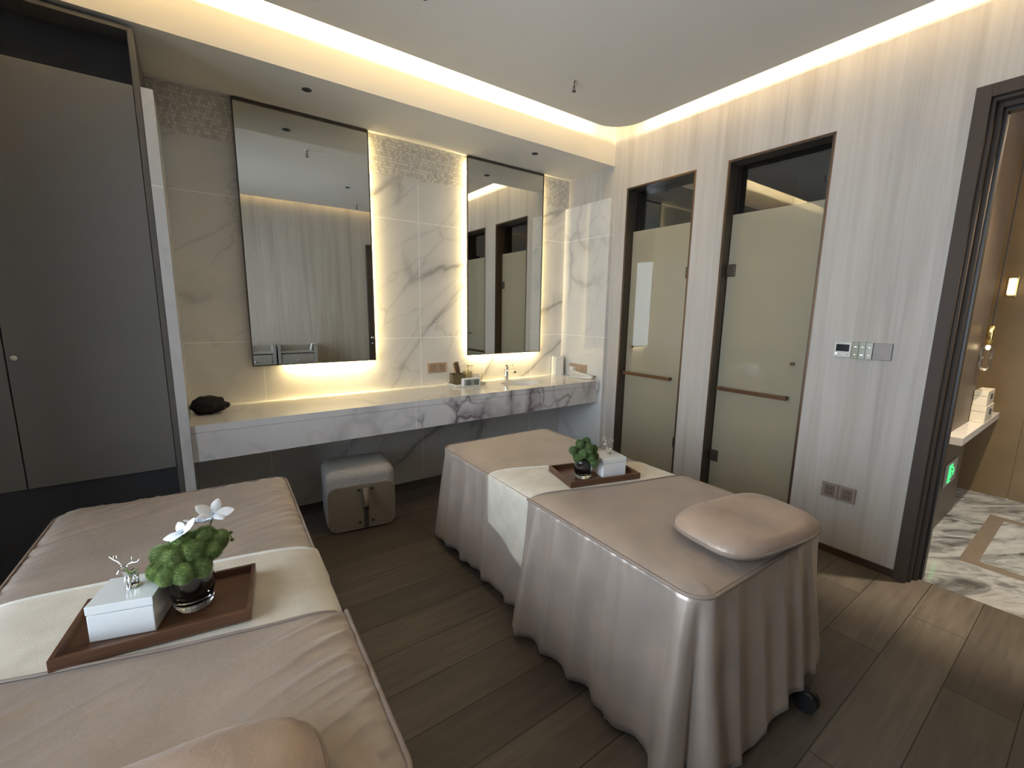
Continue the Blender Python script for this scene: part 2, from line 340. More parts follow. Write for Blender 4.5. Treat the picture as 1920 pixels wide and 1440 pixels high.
def rrect(x0, y0, x1, y1, r, n=6):
    out = []
    for cx, cy, a0 in ((x1 - r, y1 - r, 0), (x0 + r, y1 - r, 90), (x0 + r, y0 + r, 180), (x1 - r, y0 + r, 270)):
        for k in range(n + 1):
            a = math.radians(a0 + 90 * k / n); out.append((cx + r * math.cos(a), cy + r * math.sin(a)))
    return out
def solid(o, th, off=-1.0):
    m = o.modifiers.new('Solidify', 'SOLIDIFY'); m.thickness = th; m.offset = off; return o
def struct(name, bm, mat, parent=None): return link(name, bm, mat, parent, kind='structure' if parent is None else None)

# ------------------------------------------------------------------ the room
XL, YF, ZC, ZS = -4.60, -3.78, 3.20, 2.805
struct('floor', B(((XL - 0.15, YF - 0.15, -0.06), (0.105, 0.12, 0.0))), M_floor)
struct('wall_back', B(((XL, 0.0, 0.0), (0.0, 0.12, 2.536))), M_tile)
struct('trim_1', B(((XL, -0.004, 2.536), (0.0, 0.12, ZS + 0.02))), M_mosaic)
struct('wall_front', B(((XL, YF - 0.12, 0), (0.15, YF, ZC))), M_wallp)
AL, AR, BL, BR, DT = -0.764, -1.420, -1.677, -2.325, 2.582
EL, ER, ET = -2.915, -3.765, 2.595
bm = B(((0, AL, 0), (0.15, 0.12, ZC)), ((0, BL, 0), (0.15, AR, ZC)), ((0, EL, 0), (0.15, BR, ZC)),
       ((0, AR, DT), (0.15, AL, ZC)), ((0, BR, DT), (0.15, BL, ZC)), ((0, YF, ET), (0.15, EL, ZC)), ((0, YF - 0.1, 0), (0.15, ER, ZC)))
struct('wall_right', bm, M_wallp)
# left wall with its window
WY0, WY1, WZ0, WZ1 = -3.52, -1.28, 0.35, 2.65
struct('wall_left', B(((XL - 0.12, YF, 0), (XL, WY0, ZC)), ((XL - 0.12, WY1, 0), (XL, 0.12, ZC)), ((XL - 0.12, WY0, 0), (XL, WY1, WZ0)), ((XL - 0.12, WY0, WZ1), (XL, WY1, ZC))), M_wallp)
w = struct('window_1', B(((XL - 0.09, WY0, WZ0), (XL - 0.03, WY0 + 0.05, WZ1)), ((XL - 0.09, WY1 - 0.05, WZ0), (XL - 0.03, WY1, WZ1)), ((XL - 0.09, WY0 + 0.05, WZ0), (XL - 0.03, WY1 - 0.05, WZ0 + 0.05)), ((XL - 0.09, WY0 + 0.05, WZ1 - 0.05), (XL - 0.03, WY1 - 0.05, WZ1)), ((XL - 0.08, -2.42, WZ0 + 0.05), (XL - 0.04, -2.38, WZ1 - 0.05))), M_frame)
link('window_glass', B(((XL - 0.064, WY0 + 0.05, WZ0 + 0.05), (XL - 0.056, WY1 - 0.05, WZ1 - 0.05))), M_winglass, w)
# ceiling: upper slab, hung panel with rounded corner and lip, soffit over the counter
struct('ceiling_recess', B(((XL, YF, ZC), (0.15, -0.6, ZC + 0.08))), M_white)
SX1, SY1, SX0, SY0, SR = -0.20, -0.80, XL + 0.2, -3.70, 0.24
poly = [(SX0, SY0), (SX1, SY0)] + [(SX1 - SR + SR * math.cos(a), SY1 - SR + SR * math.sin(a)) for a in [PI / 2 * k / 14 for k in range(15)]] + [(SX0, SY1)]
bm = bmesh.new(); prism(bm, poly, 2.990, 3.012)
edge = [Vector((x, y, 0)) for x, y in poly]
inner = [(SX0 + 0.012, SY0 + 0.012), (SX1 - 0.012, SY0 + 0.012)] + [(SX1 - SR + (SR - 0.012) * math.cos(a), SY1 - SR + (SR - 0.012) * math.sin(a)) for a in [PI / 2 * k / 14 for k in range(15)]] + [(SX0 + 0.012, SY1 - 0.012)]
n = len(poly)
for i in range(n):
    j = (i + 1) % n
    prism(bm, [poly[i], poly[j], inner[j], inner[i]], 3.012, 3.040)
struct('ceiling', bm, M_white)
struct('ceiling_soffit', B(((XL, -0.600, ZS), (0.0, 0.12, ZC))), M_soffit)
struct('baseboard_right', B(*[((-0.010, a, 0), (0.0, b, 0.045)) for a, b in ((EL, BR - 0.004), (BL + 0.004, AR - 0.004), (AL + 0.004, -0.612))]), M_base)
struct('baseboard_front', B(((XL, YF, 0), (-0.02, YF + 0.010, 0.045))), M_base)
# marble cheeks at both ends of the counter
struct('trim_2', B(((-0.040, -0.612, 0), (-0.0005, -0.0005, 2.533)), bev=0.001), M_return)
struct('trim_3', B(((-3.318, -0.587, 0), (-3.270, -0.0005, 2.535)), bev=0.001), M_strip)

# ------------------------------------------------------------------ shower doors (recessed, bronze-lined)
def shower_door(name, y0, y1, hinge_left, knob, bar, hinges):
    X1 = 0.148
    # y1 > y0 ; lining of the opening
    t_ = 0.012
    fr = struct(name, B(((0.0, y1 - t_, 0), (X1, y1, DT)), ((0.0, y0, 0), (X1, y0 + t_, DT)), ((0.0, y0 + t_, DT - t_), (X1, y1 - t_, DT)), ((0.128, y1 - 0.03, 0), (X1, y1 - t_, DT - t_)), ((0.128, y0 + t_, 0), (X1, y0 + 0.03, DT - t_))), M_bronze)
    link('frame_edge', B(((-0.004, y1 - 0.003, 0), (0.004, y1 + 0.004, DT + 0.004)), ((-0.004, y0 - 0.004, 0), (0.004, y0 + 0.003, DT + 0.004)), ((-0.004, y0 + 0.003, DT - 0.003), (0.004, y1 - 0.003, DT + 0.004))), M_bronze_edge, fr)
    link('transom_glass', B(((0.122, y0 + t_, 2.15), (0.128, y1 - t_, DT - t_))), M_transom, fr)
    d = link('door_panel', B(((0.088, y0 + 0.016, 0.01), (0.098, y1 - 0.016, 2.225)), bev=0.001), M_meshglass, fr)
    ky, kz = knob
    link('pull_knob', B(((0.068, ky - 0.011, kz - 0.011), (0.088, ky + 0.011, kz + 0.011)), bev=0.002), M_bar, d)
    bm = bmesh.new(); tube(bm, [(0.107, ky, kz - 0.25), (0.107, ky, kz + 0.02)], 0.008); link('inner_handle', bm, M_silver, d, True)
    b0, b1, bz = bar
    bm = B(((0.028, b0, bz - 0.013), (0.046, b1, bz + 0.013)), bev=0.002)
    for yy in (b0 + 0.02, b1 - 0.02): box(bm, (0.046, yy - 0.010, bz - 0.010), (0.088, yy + 0.010, bz + 0.010), 0.001)
    link('towel_bar', bm, M_bar, d)
    for hz in hinges:
        s = y1 if hinge_left else y0; q = -1 if hinge_left else 1
        lo, hi = sorted((s + q * 0.013, s + q * 0.075))
        link('hinge', B(((0.076, lo, hz - 0.045), (0.110, hi, hz + 0.045)), bev=0.003), M_bronze, d)
    return fr
shower_door('door_1', AR, AL, False, (-0.845, 1.193), (-1.295, -0.800, 0.950), (1.832, 0.402))
shower_door('door_2', BR, BL, True, (-2.210, 1.177), (-2.215, -1.715, 0.940), (1.825, 0.390))
struct('wall_shower', B(((1.30, -2.60, 0), (1.36, -0.3, 2.75)), ((0.15, -2.66, 0), (1.36, -2.60, 2.75)), ((0.15, -0.36, 0), (1.30, -0.30, 2.75)), ((0.15, -1.58, 0), (1.30, -1.52, 2.75))), M_shower)
struct('ceiling_shower', B(((0.15, -2.66, 2.75), (1.36, -0.30, 2.80))), M_shower)
struct('floor_shower', B(((0.105, -2.66, -0.06), (1.36, -0.30, -0.0))), M_shower)

# ------------------------------------------------------------------ entry door with stepped frame
def jamb(x0, x1, a, b):   # a portal of members from inset a to inset b
    ya, yb, yc, yd = EL - a, EL - b, ER + a, ER + b
    return [((x0, yb, 0), (x1, ya, ET - a)), ((x0, yc, 0), (x1, yd, ET - a)), ((x0, yd, ET - b), (x1, yb, ET - a))]
fr = struct('door_3', B(*jamb(-0.022, 0.012, -0.006, 0.052), bev=0.002), M_frame)
link('frame_rebate', B(*(jamb(0.012, 0.050, 0.0, 0.066) + jamb(0.068, 0.104, 0.0, 0.085)), bev=0.002), M_frame, fr)
link('frame_groove', B(*(jamb(0.050, 0.068, 0.0, 0.052) + jamb(0.104, 0.160, 0.0, 0.098))), M_groove, fr)
dl = link('door_leaf', B(((-0.925, -3.772, 0.008), (-0.030, -3.735, 2.50)), bev=0.002), M_frame, fr)
bm = bmesh.new(); tube(bm, [(-0.872, -3.735, 1.04), (-0.872, -3.685, 1.04), (-0.86, -3.682, 1.04), (-0.755, -3.682, 1.04)], 0.008); tube(bm, [(-0.872, -3.735, 1.04), (-0.872, -3.727, 1.04)], 0.026, 20); tube(bm, [(-0.872, -3.735, 0.95), (-0.872, -3.727, 0.95)], 0.018, 20)
link('door_handle', bm, M_silver, dl, True)

# ------------------------------------------------------------------ wardrobe
wt = thing('wardrobe', 'tall built-in grey wardrobe with dark recessed bands above and below its doors', 'wardrobe', (-3.95, -0.30, 0))
def wl(*b, bev=0.0): return B(*[((a[0] + 3.95, a[1] + 0.30, a[2]), (c[0] + 3.95, c[1] + 0.30, c[2])) for a, c in b], bev=bev)
link('side_panel', wl(((-3.343, -0.585, 0), (-3.320, -0.006, 2.785)), bev=0.001), M_waredge, wt)
link('side_panel', wl(((-4.590, -0.585, 0), (-4.568, -0.006, 2.785)), bev=0.001), M_waredge, wt)
link('top_panel', wl(((-4.568, -0.585, 2.768), (-3.343, -0.006, 2.785))), M_waredge, wt)
link('recess_panel', wl(((-4.568, -0.44, 2.533), (-3.3435, -0.40, 2.767)), ((-4.568, -0.585 + 0.023, 2.515), (-3.3435, -0.44, 2.533)), ((-3.347, -0.575, 2.534), (-3.3431, -0.44, 2.767))), M_wardark, wt)
link('plinth_panel', wl(((-4.568, -0.560, 0.0), (-3.3435, -0.535, 0.632)), ((-4.568, -0.535, 0.0), (-3.3435, -0.03, 0.02))), M_wardark, wt)
link('back_panel', wl(((-4.568, -0.03, 0.02), (-3.3435, -0.006, 2.767))), M_waredge, wt)
for x0, x1, kx in ((-3.904, -3.346, -3.875), (-4.466, -3.909, -4.435)):
    d = link('door', wl(((x0, -0.585, 0.634), (x1, -0.562, 2.533)), bev=0.0015), M_wardrobe, wt)
    bm = bmesh.new(); lathe(bm, [(0.0, 0.026), (0.008, 0.026), (0.012, 0.020), (0.011, 0.014), (0.006, 0.010), (0.006, 0.0), (0, 0)], 20)
    for v in bm.verts: v.co = Vector((kx + 3.95 + v.co.x, -0.285 - v.co.z, 1.258 + v.co.y))
    link('knob', bm, M_ceram, d, True)
link('filler_panel', wl(((-4.564, -0.585, 0.634), (-4.471, -0.562, 2.533))), M_wardrobe, wt)

# ------------------------------------------------------------------ mirrors
def mirror(x0, x1, label):
    o = thing('wall_mirror', label, 'mirror', ((x0 + x1) / 2, 0, 1.098), 0, 'backlit wall mirrors')
    w_, h = (x1 - x0) / 2, 2.800 - 1.098; f = 0.007
    link('mirror_glass', B(((-w_ + f, -0.038, f), (w_ - f, -0.034, h - f))), M_mirror, o)
    link('mirror_frame', B(((-w_, -0.041, 0), (-w_ + f, -0.028, h)), ((w_ - f, -0.041, 0), (w_, -0.028, h)), ((-w_ + f, -0.041, 0), (w_ - f, -0.028, f)), ((-w_ + f, -0.046, h - 0.016), (w_ - f, -0.028, h))), M_bronze, o)
    link('backing', B(((-w_ + f, -0.034, f), (w_ - f, -0.030, h - f)), ((-w_ + 0.09, -0.030, 0.09), (w_ - 0.09, 0.0, h - 0.03))), M_metalgrey, o)
mirror(-2.903, -2.048, 'large backlit wall mirror with thin bronze frame, nearer the grey wardrobe')
mirror(-1.210, -0.362, 'backlit wall mirror with thin bronze frame above the sink, reflecting the shower doors')

# ------------------------------------------------------------------ vanity counter
vc = thing('vanity_counter', 'long floating white marble vanity counter with veined front under the mirrors', 'counter', (-1.65, -0.29, 0))
CT, CX0, CX1, CY = 0.846, -3.2695, -0.0405, -0.570
bcx, bcy, brx, bry = -0.775, -0.285, 0.205, 0.140
# top slab with an elliptical cut-out
bm = bmesh.new(); N = 64
el = [(bcx + brx * math.cos(2 * PI * k / N), bcy + bry * math.sin(2 * PI * k / N)) for k in range(N)]
def rectpt(a):
    c, s = math.cos(a), math.sin(a); x0, x1, y0, y1 = -1.2, -0.35, CY, -0.001
    tx = ((x1 if c > 0 else x0) - bcx) / c if abs(c) > 1e-9 else 1e9; ty = ((y1 if s > 0 else y0) - bcy) / s if abs(s) > 1e-9 else 1e9
    k = min(tx, ty); return (bcx + c * k, bcy + s * k)
angs = [2 * PI * k / N for k in range(N)]
out = [rectpt(a) for a in angs]
for z in (CT, CT - 0.042):
    vi = [bm.verts.new((x + 1.65, y + 0.29, z)) for x, y in el]; vo = [bm.verts.new((x + 1.65, y + 0.29, z)) for x, y in out]
    for k in range(N): bm.faces.new((vi[k], vi[(k + 1) % N], vo[(k + 1) % N], vo[k]))
    if z == CT: va = vi
for cx, cy in ((-1.2, CY), (-0.35, CY), (-1.2, -0.001), (-0.35, -0.001)):   # corner fills
    best = sorted(range(N), key=lambda k: (out[k][0] - cx) ** 2 + (out[k][1] - cy) ** 2)[:2]
    for z in (CT, CT - 0.042):
        bm.faces.new([bm.verts.new((out[best[0]][0] + 1.65, out[best[0]][1] + 0.29, z)), bm.verts.new((cx + 1.65, cy + 0.29, z)), bm.verts.new((out[best[1]][0] + 1.65, out[best[1]][1] + 0.29, z))])
for k in range(N):
    bm.faces.new((va[k], va[(k + 1) % N], vi[(k + 1) % N], vi[k]))
box(bm, (CX0 + 1.65, CY + 0.29, CT - 0.042), (-1.2 + 1.65, 0.289, CT)); box(bm, (-0.35 + 1.65, CY + 0.29, CT - 0.042), (CX1 + 1.65, 0.289, CT))
link('worktop', bm, M_top, vc)
link('apron', B(((CX0 + 1.65, CY + 0.291, 0.636), (CX1 + 1.65, CY + 0.31, CT - 0.0435)), ((CX0 + 1.65, CY + 0.288, CT - 0.041), (CX1 + 1.65, CY + 0.2895, CT - 0.0005)), ((CX0 + 1.65, CY + 0.31, 0.636), (CX1 + 1.65, 0.2885, 0.655))), M_apron, vc)
bm = bmesh.new()
prof = [(1.0, 0.0), (0.985, -0.02), (0.93, -0.07), (0.75, -0.11), (0.4, -0.125), (0.12, -0.128), (0.0, -0.128)]
lathe(bm, prof, 48, (bcx + 1.65, bcy + 0.29, CT - 0.036), 0, brx, bry); sk = link('basin', bm, M_ceram, vc, True)
bm = bmesh.new(); lathe(bm, [(0.0, 0.004), (0.02, 0.004), (0.022, 0.0)], 24, (bcx + 1.65, bcy + 0.29, CT - 0.163)); link('drain', bm, M_chrome, sk, True)

fc = thing('faucet', 'chrome single lever faucet behind the oval basin', 'faucet', (-0.800, -0.075, CT))
bm = bmesh.new(); lathe(bm, [(0, 0), (0.026, 0), (0.026, 0.006), (0.0215, 0.010), (0.021, 0.110), (0.023, 0.118), (0.020, 0.126), (0, 0.128)], 28); link('body', bm, M_chrome, fc, True)
link('spout', B(((-0.014, -0.145, 0.082), (0.014, -0.01, 0.104)), bev=0.006), M_chrome, fc)
bm = bmesh.new(); lathe(bm, [(0.016, 0.126), (0.018, 0.138), (0.012, 0.150), (0, 0.152)], 20); box(bm, (-0.009, -0.10, 0.147), (0.009, 0.01, 0.156), 0.003); link('lever', bm, M_chrome, fc)

# wall sockets -------------------------------------------------
def socket_pair(name, label, origin, ux, out, w, h, mp, mi, plug=False):
    o = thing(name, label, 'socket', origin, 0); ux = Vector(ux); out = Vector(out); uz = Vector((0, 0, 1))
    Mx = Matrix((ux, uz, out)).transposed().to_4x4()
    for k in (0, 1):
        x0 = k * w + (0.001 if k else 0)
        bm = bmesh.new(); box(bm, (x0, 0, 0.0005), (x0 + w - 0.001, h, 0.010), 0.002, M=Mx); p = link('plate', bm, mp, o)
        bm = bmesh.new(); box(bm, (x0 + w * 0.2, h * 0.14, 0.0095), (x0 + w * 0.8, h * 0.86, 0.0115), M=Mx)
        for dx in (0.40, 0.60): box(bm, (x0 + w * dx - 0.003, h * 0.60, 0.0115), (x0 + w * dx + 0.003, h * 0.66, 0.0119), mat=1, M=Mx)
        for dx in (0.36, 0.5, 0.64): box(bm, (x0 + w * dx - 0.002, h * 0.30, 0.0115), (x0 + w * dx + 0.002, h * 0.38, 0.0119), mat=1, M=Mx)
        link('insert', bm, [mi, M_dark], p)
    return o
socket_pair('wall_socket', 'double champagne wall socket above the counter left of the hairbrush', (-1.590, 0.0, 0.955), (1, 0, 0), (0, -1, 0), 0.0905, 0.090, M_socket, M_socket_in)
socket_pair('wall_socket', 'double champagne wall socket with a white plug, beside the white box', (-0.040, -0.150, 0.895), (0, -1, 0), (-1, 0, 0), 0.125, 0.083, M_socket, M_socket_in)
socket_pair('wall_socket', 'double rose grey wall socket low beside the entry door frame', (0.0, -2.500, 0.364), (0, -1, 0), (-1, 0, 0), 0.0900, 0.096, M_socket2, M_socket2_in)
pl = thing('charger_plug', 'small white charger plugged into the socket beside the white box', 'plug', (-0.0515, -0.232, 0.928))
link('body', B(((-0.052, -0.02, -0.022), (-0.0005, 0.02, 0.026)), bev=0.005), M_plastic, pl)
bm = bmesh.new(); tube(bm, [(-0.030, 0, -0.022), (-0.030, 0.0, -0.050), (-0.036, 0.0, -0.072), (-0.06, 0.01, -0.0785), (-0.10, 0.05, -0.0785), (-0.13, 0.03, -0.0785), (-0.10, -0.02, -0.0785)], 0.0025, 6); link('cable', bm, M_plastic, pl, True)

# counter objects ---------------------------------------------
def counter_thing(name, label, cat, x, y, rz=0.0): return thing(name, label, cat, (x, y, CT + 0.0006), rz)
ctr = counter_thing('amenity_tray', 'pale resin tray holding toiletries on the vanity counter', 'tray', -1.272, -0.115, math.radians(2))
bm = bmesh.new(); a, b_ = 0.155, 0.092; box(bm, (-a, -b_, 0), (a, b_, 0.006), 0.002)
for lo, hi in (((-a, -b_, 0.006), (a, -b_ + 0.008, 0.022)), ((-a, b_ - 0.008, 0.006), (a, b_, 0.022)), ((-a, -b_ + 0.008, 0.006), (-a + 0.008, b_ - 0.008, 0.022)), ((a - 0.008, -b_ + 0.008, 0.006), (a, b_ - 0.008, 0.022))): box(bm, lo, hi, 0.002)
link('dish', bm, M_tray, ctr)
ob = thing('organizer_box', 'square olive brown open box standing at the left of the resin tray', 'box', (-1.350, -0.108, CT + 0.0075), math.radians(-12))
bm = bmesh.new(); s_ = 0.058; box(bm, (-s_, -s_, 0), (s_, s_, 0.006))
for lo, hi in (((-s_, -s_, 0.006), (s_, -s_ + 0.005, 0.095)), ((-s_, s_ - 0.005, 0.006), (s_, s_, 0.095)), ((-s_, -s_ + 0.005, 0.006), (-s_ + 0.005, s_ - 0.005, 0.095)), ((s_ - 0.005, -s_ + 0.005, 0.006), (s_, s_ - 0.005, 0.095))): box(bm, lo, hi, 0.001)
link('walls', bm, M_brownbox, ob)
hb = thing('hairbrush', 'brown paddle hairbrush standing upright in the olive box', 'hairbrush', (-1.328, -0.110, CT + 0.015))
hb.rotation_euler = (math.radians(-4), math.radians(-14), math.radians(20))
bm = bmesh.new(); tube(bm, [(0, 0, 0), (0, 0, 0.05), (0, 0, 0.085), (0, 0, 0.10)], [0.008, 0.010, 0.008, 0.010], 12); link('handle', bm, M_brush, hb, True)
bm = bmesh.new(); prism(bm, rrect(-0.030, 0.095, 0.030, 0.200, 0.016), -0.009, 0.004, axes=(0, 2, 1)); link('paddle', bm, M_brush, hb)
bm = bmesh.new()
for i in range(6):
    for k in range(11): 
        x, z = -0.022 + i * 0.0088, 0.105 + k * 0.0088; tube(bm, [(x, -0.009, z), (x, -0.020, z)], 0.0012, 5)
link('bristles', bm, M_dark, hb)
def pump_bottle(x, y, label, mb, h=0.105, r=0.034):
    o = thing('pump_bottle', label, 'bottle', (x, y, CT + 0.0075))
    bm = bmesh.new(); prism(bm, rrect(-r, -r, r, r, 0.010), 0, h); bm2 = bm; link('bottle', bm2, mb, o)
    bm = bmesh.new(); lathe(bm, [(0, h), (0.014, h), (0.014, h + 0.016), (0.006, h + 0.018), (0.006, h + 0.042), (0.010, h + 0.043), (0.010, h + 0.058), (0, h + 0.058)], 20); box(bm, (0.0, -0.005, h + 0.046), (0.058, 0.005, h + 0.053), 0.002); link('pump', bm, M_gold, o)
pump_bottle(-1.232, -0.075, 'pale amber soap bottle with gold pump on the resin tray', M_amber)
ct_ = thing('tumbler', 'short cream tumbler beside the pump bottle on the resin tray', 'cup', (-1.163, -0.105, CT + 0.0075))
bm = bmesh.new(); lathe(bm, [(0, 0), (0.033, 0), (0.035, 0.075), (0.031, 0.075), (0.029, 0.006), (0, 0.006)], 28); link('cup', bm, M_tray, ct_, True)
# digital clock
ck = counter_thing('digital_clock', 'small white digital clock showing 16:18 in front of the resin tray', 'clock', -1.288, -0.236, math.radians(-4)); ck.scale = (1.0, 1.0, 1.0)
bm = bmesh.new(); box(bm, (-0.088, -0.018, 0.0), (0.088, 0.018, 0.078), 0.012, 3); link('case', bm, M_plastic, ck)
link('screen', B(((-0.072, -0.0192, 0.013), (0.072, -0.0178, 0.066))), M_lcd, ck)
seg = {'1': 'bc', '6': 'acdefg', '8': 'abcdefg'}
def seven(bm, ch, x, z, w, h, t=0.0062):
    R = {'a': (0, h - t, w, h), 'd': (0, 0, w, t), 'g': (0, h / 2 - t / 2, w, h / 2 + t / 2), 'b': (w - t, h / 2, w, h), 'c': (w - t, 0, w, h / 2), 'f': (0, h / 2, t, h), 'e': (0, 0, t, h / 2)}
    for s in seg[ch]:
        a = R[s]; box(bm, (x + a[0], -0.0199, z + a[1]), (x + a[2], -0.0193, z + a[3]))
for ch, x in (('1', -0.068), ('6', -0.035), ('1', 0.004), ('8', 0.038)):
    bm = bmesh.new(); seven(bm, ch, x, 0.0175, 0.026, 0.044); link('digit', bm, M_ink, ck)
for z in (0.030, 0.044): link('colon_dot', B(((-0.0025, -0.0199, z), (0.0025, -0.0193, z + 0.004))), M_ink, ck)
# tall white box, straightener, black cloth
wb = counter_thing('small_appliance', 'tall white upright box in the back corner of the counter', 'appliance', -0.135, -0.062, math.radians(-12))
link('body', B(((-0.048, -0.045, 0), (0.048, 0.045, 0.195)), bev=0.004), M_plastic, wb)
link('side_vent', B(((0.0482, -0.038, 0.012), (0.052, 0.038, 0.185))), M_taupe, wb)
bm = bmesh.new(); tube(bm, [(-0.02, -0.0445, 0.165), (-0.02, -0.0465, 0.165)], 0.003, 10); link('button', bm, M_taupe, wb)
hs = counter_thing('hair_straightener', 'white two-armed hair straightener with cord hanging over the counter end', 'straightener', -0.105, -0.40, math.radians(-72))
def arm(p0, p1, w0, w1):
    bm = bmesh.new(); vs = grid(bm, lambda u, v: Vector((p0[0] + (p1[0] - p0[0]) * u, p0[1] + (p1[1] - p0[1]) * u + (w0 + (w1 - w0) * u) * math.cos(2 * PI * v), p0[2] + (p1[2] - p0[2]) * u + 0.6 * (w0 + (w1 - w0) * u) * math.sin(2 * PI * v))), 8, 14)
    bm.faces.new([vs[0][k] for k in range(14)]); bm.faces.new([vs[8][k] for k in range(14)]); bmesh.ops.remove_doubles(bm, verts=bm.verts, dist=1e-5); return bm
link('arm', arm((-0.115, 0.012, 0.070), (0.125, 0, 0.026), 0.012, 0.018), M_plastic, hs, True)
link('arm', arm((-0.115, -0.030, 0.012), (0.125, 0, 0.020), 0.012, 0.018), M_plastic, hs, True)
bm = bmesh.new(); tube(bm, [(0.118, 0, 0.026), (0.142, 0, 0.024)], [0.021, 0.017], 14); link('hinge_cap', bm, M_taupe, hs, True)
bm = bmesh.new(); tube(bm, [(0.14, 0, 0.022), (0.165, -0.004, 0.014), (0.185, -0.012, -0.010), (0.187, -0.016, -0.07), (0.186, -0.03, -0.105), (0.186, -0.045, -0.07), (0.186, -0.05, -0.03)], 0.004, 8); link('cord', bm, M_plastic, hs, True)
bc = counter_thing('cloth_bundle', 'crumpled black cloth bundle at the wardrobe end of the counter', 'cloth', -3.178, -0.245)
bm = bmesh.new(); bmesh.ops.create_icosphere(bm, subdivisions=5, radius=1.0)
for v in bm.verts:
    p = v.co.normalized(); k = 1 + 0.22 * noise.noise(p * 1.8 + Vector((3, 1, 2))) + 0.10 * (1 - abs(noise.noise(p * 3.3))) * 0.8 + 0.05 * noise.noise(p * 8)
    q = p * k; v.co = Vector((q.x * 0.082 + 0.02 * max(0, q.x) * (q.z < 0.1), q.y * 0.085, max(0.0, 0.052 + q.z * 0.054)))
link('cloth', bm, M_cloth_black, bc, True)

# ------------------------------------------------------------------ stool under the counter
st = thing('stool', 'cube stool in grey fabric with beige leather side and strap under the counter', 'stool', (-2.345, -0.440, 0.0), math.radians(-8))
bm = bmesh.new(); box(bm, (-0.228, -0.190, 0.008), (0.228, 0.19, 0.432), 0.060, 6); link('body', bm, M_boucle, st); sharp(bpy.data.objects[st.children[0].name] if st.children else st.children[0], 60)
bm = bmesh.new(); prism(bm, rrect(-0.219, 0.012, 0.219, 0.325, 0.058, 8), -0.200, -0.186, axes=(0, 2, 1)); link('side_panel', bm, M_leather, st)
bm = bmesh.new(); box(bm, (0.006, -0.2035, 0.014), (0.036, -0.200, 0.300), 0.001); sp_ = link('strap', bm, M_strapd, st)
bm = bmesh.new(); pts = [(0.021, -0.203, 0.300), (0.021, -0.222, 0.285), (0.022, -0.240, 0.235), (0.022, -0.235, 0.185), (0.021, -0.205, 0.155)]
for a, b in zip(pts, pts[1:]):
    va = [bm.verts.new((a[0] + dx, a[1], a[2])) for dx in (-0.018, 0.018)]; vb = [bm.verts.new((b[0] + dx, b[1], b[2])) for dx in (-0.018, 0.018)]; bm.faces.new((va[0], va[1], vb[1], vb[0]))
bmesh.ops.remove_doubles(bm, verts=bm.verts, dist=1e-5); solid(link('strap_handle', bm, M_leather, st, True), 0.005, 0)
for z in (0.292, 0.06):
    for dx in (-0.022, 0.064): bm = bmesh.new(); tube(bm, [(dx, -0.2, z), (dx, -0.206, z)], 0.010, 12); link('rivet', bm, M_strapd, sp_)

# ------------------------------------------------------------------ massage beds
HW, HL, RC, Z0 = 0.418, 0.900, 0.065, 0.640
def rr_map(x, y):
    ax, ay = abs(x), abs(y)
    if ax > HW - RC and ay > HL - RC:
        a, b = (ax - (HW - RC)) / RC, (ay - (HL - RC)) / RC
        a2, b2 = a * math.sqrt(1 - b * b / 2), b * math.sqrt(1 - a * a / 2)
        ax, ay = HW - RC + a2 * RC, HL - RC + b2 * RC
    return math.copysign(ax, x), math.copysign(ay, y)
def edge_d(x, y):
    qx, qy = abs(x) - (HW - RC), abs(y) - (HL - RC)
    return -(math.hypot(max(qx, 0), max(qy, 0)) + min(max(qx, qy), 0) - RC)
def ztop(x, y, wr, seed):
    d = max(0.0, edge_d(x, y)); e = 1 - math.exp(-d / 0.045)
    z = Z0 + 0.026 * e
    if wr > 0:
        calm = 0.30 + 0.70 * min(1, abs(y + 0.02) / 0.30) ** 2
        def ridge(fx, fy, tilt, sd, pw): return (1 - abs(noise.noise(Vector((x * fx + y * 1.1 + sd, y * fy + x * tilt, sd))))) ** pw
        m = max(0, noise.noise(Vector((x * 2.6, y * 2.6, seed + 5))) + 0.30)
        side = 0.25 + math.exp(-d / 0.16)
        k = min(1, d / 0.03) * calm
        z += wr * k * (m * side * (ridge(1.6, 15.0, -5.5, seed, 5) + 0.5 * ridge(2.2, 27.0, -9.0, seed + 3, 4)) + 0.35 * noise.noise(Vector((x * 6, y * 6, seed))))
        along = y if abs(x) / HW > abs(y) / HL else x
        z += wr * 0.9 * calm * math.exp(-d / 0.07) * min(1, d / 0.012) * noise.noise(Vector((along * 34, d * 4, seed + 9)))
    return z
def perim():
    pts = []
    def add(x, y, nx, ny): pts.append((x, y, nx, ny))
    step = 0.012
    # starts middle of back side going left, counter-clockwise seen from above: left side -> front -> right side -> back
    def straight(a, b, nx, ny):
        k = max(1, int(math.dist(a, b) / step))
        for i in range(k): add(a[0] + (b[0] - a[0]) * i / k, a[1] + (b[1] - a[1]) * i / k, nx, ny)
    def arc(cx, cy, a0):
        k = max(2, int(RC * PI / 2 / step * 1.6))
        for i in range(k): a = math.radians(a0 + 90 * i / k); add(cx + RC * math.cos(a), cy + RC * math.sin(a), math.cos(a), math.sin(a))
    straight((0, HL), (-HW + RC, HL), 0, 1); arc(-HW + RC, HL - RC, 90)
    straight((-HW, HL - RC), (-HW, -HL + RC), -1, 0); arc(-HW + RC, -HL + RC, 180)
    straight((-HW + RC, -HL), (HW - RC, -HL), 0, -1); arc(HW - RC, -HL + RC, 270)
    straight((HW, -HL + RC), (HW, HL - RC), 1, 0); arc(HW - RC, HL - RC, 0)
    straight((HW - RC, HL), (0, HL), 0, 1)
    s = [0.0]
    for a, b in zip(pts, pts[1:]): s.append(s[-1] + math.dist(a[:2], b[:2]))
    return pts, s
PER, PS = perim()
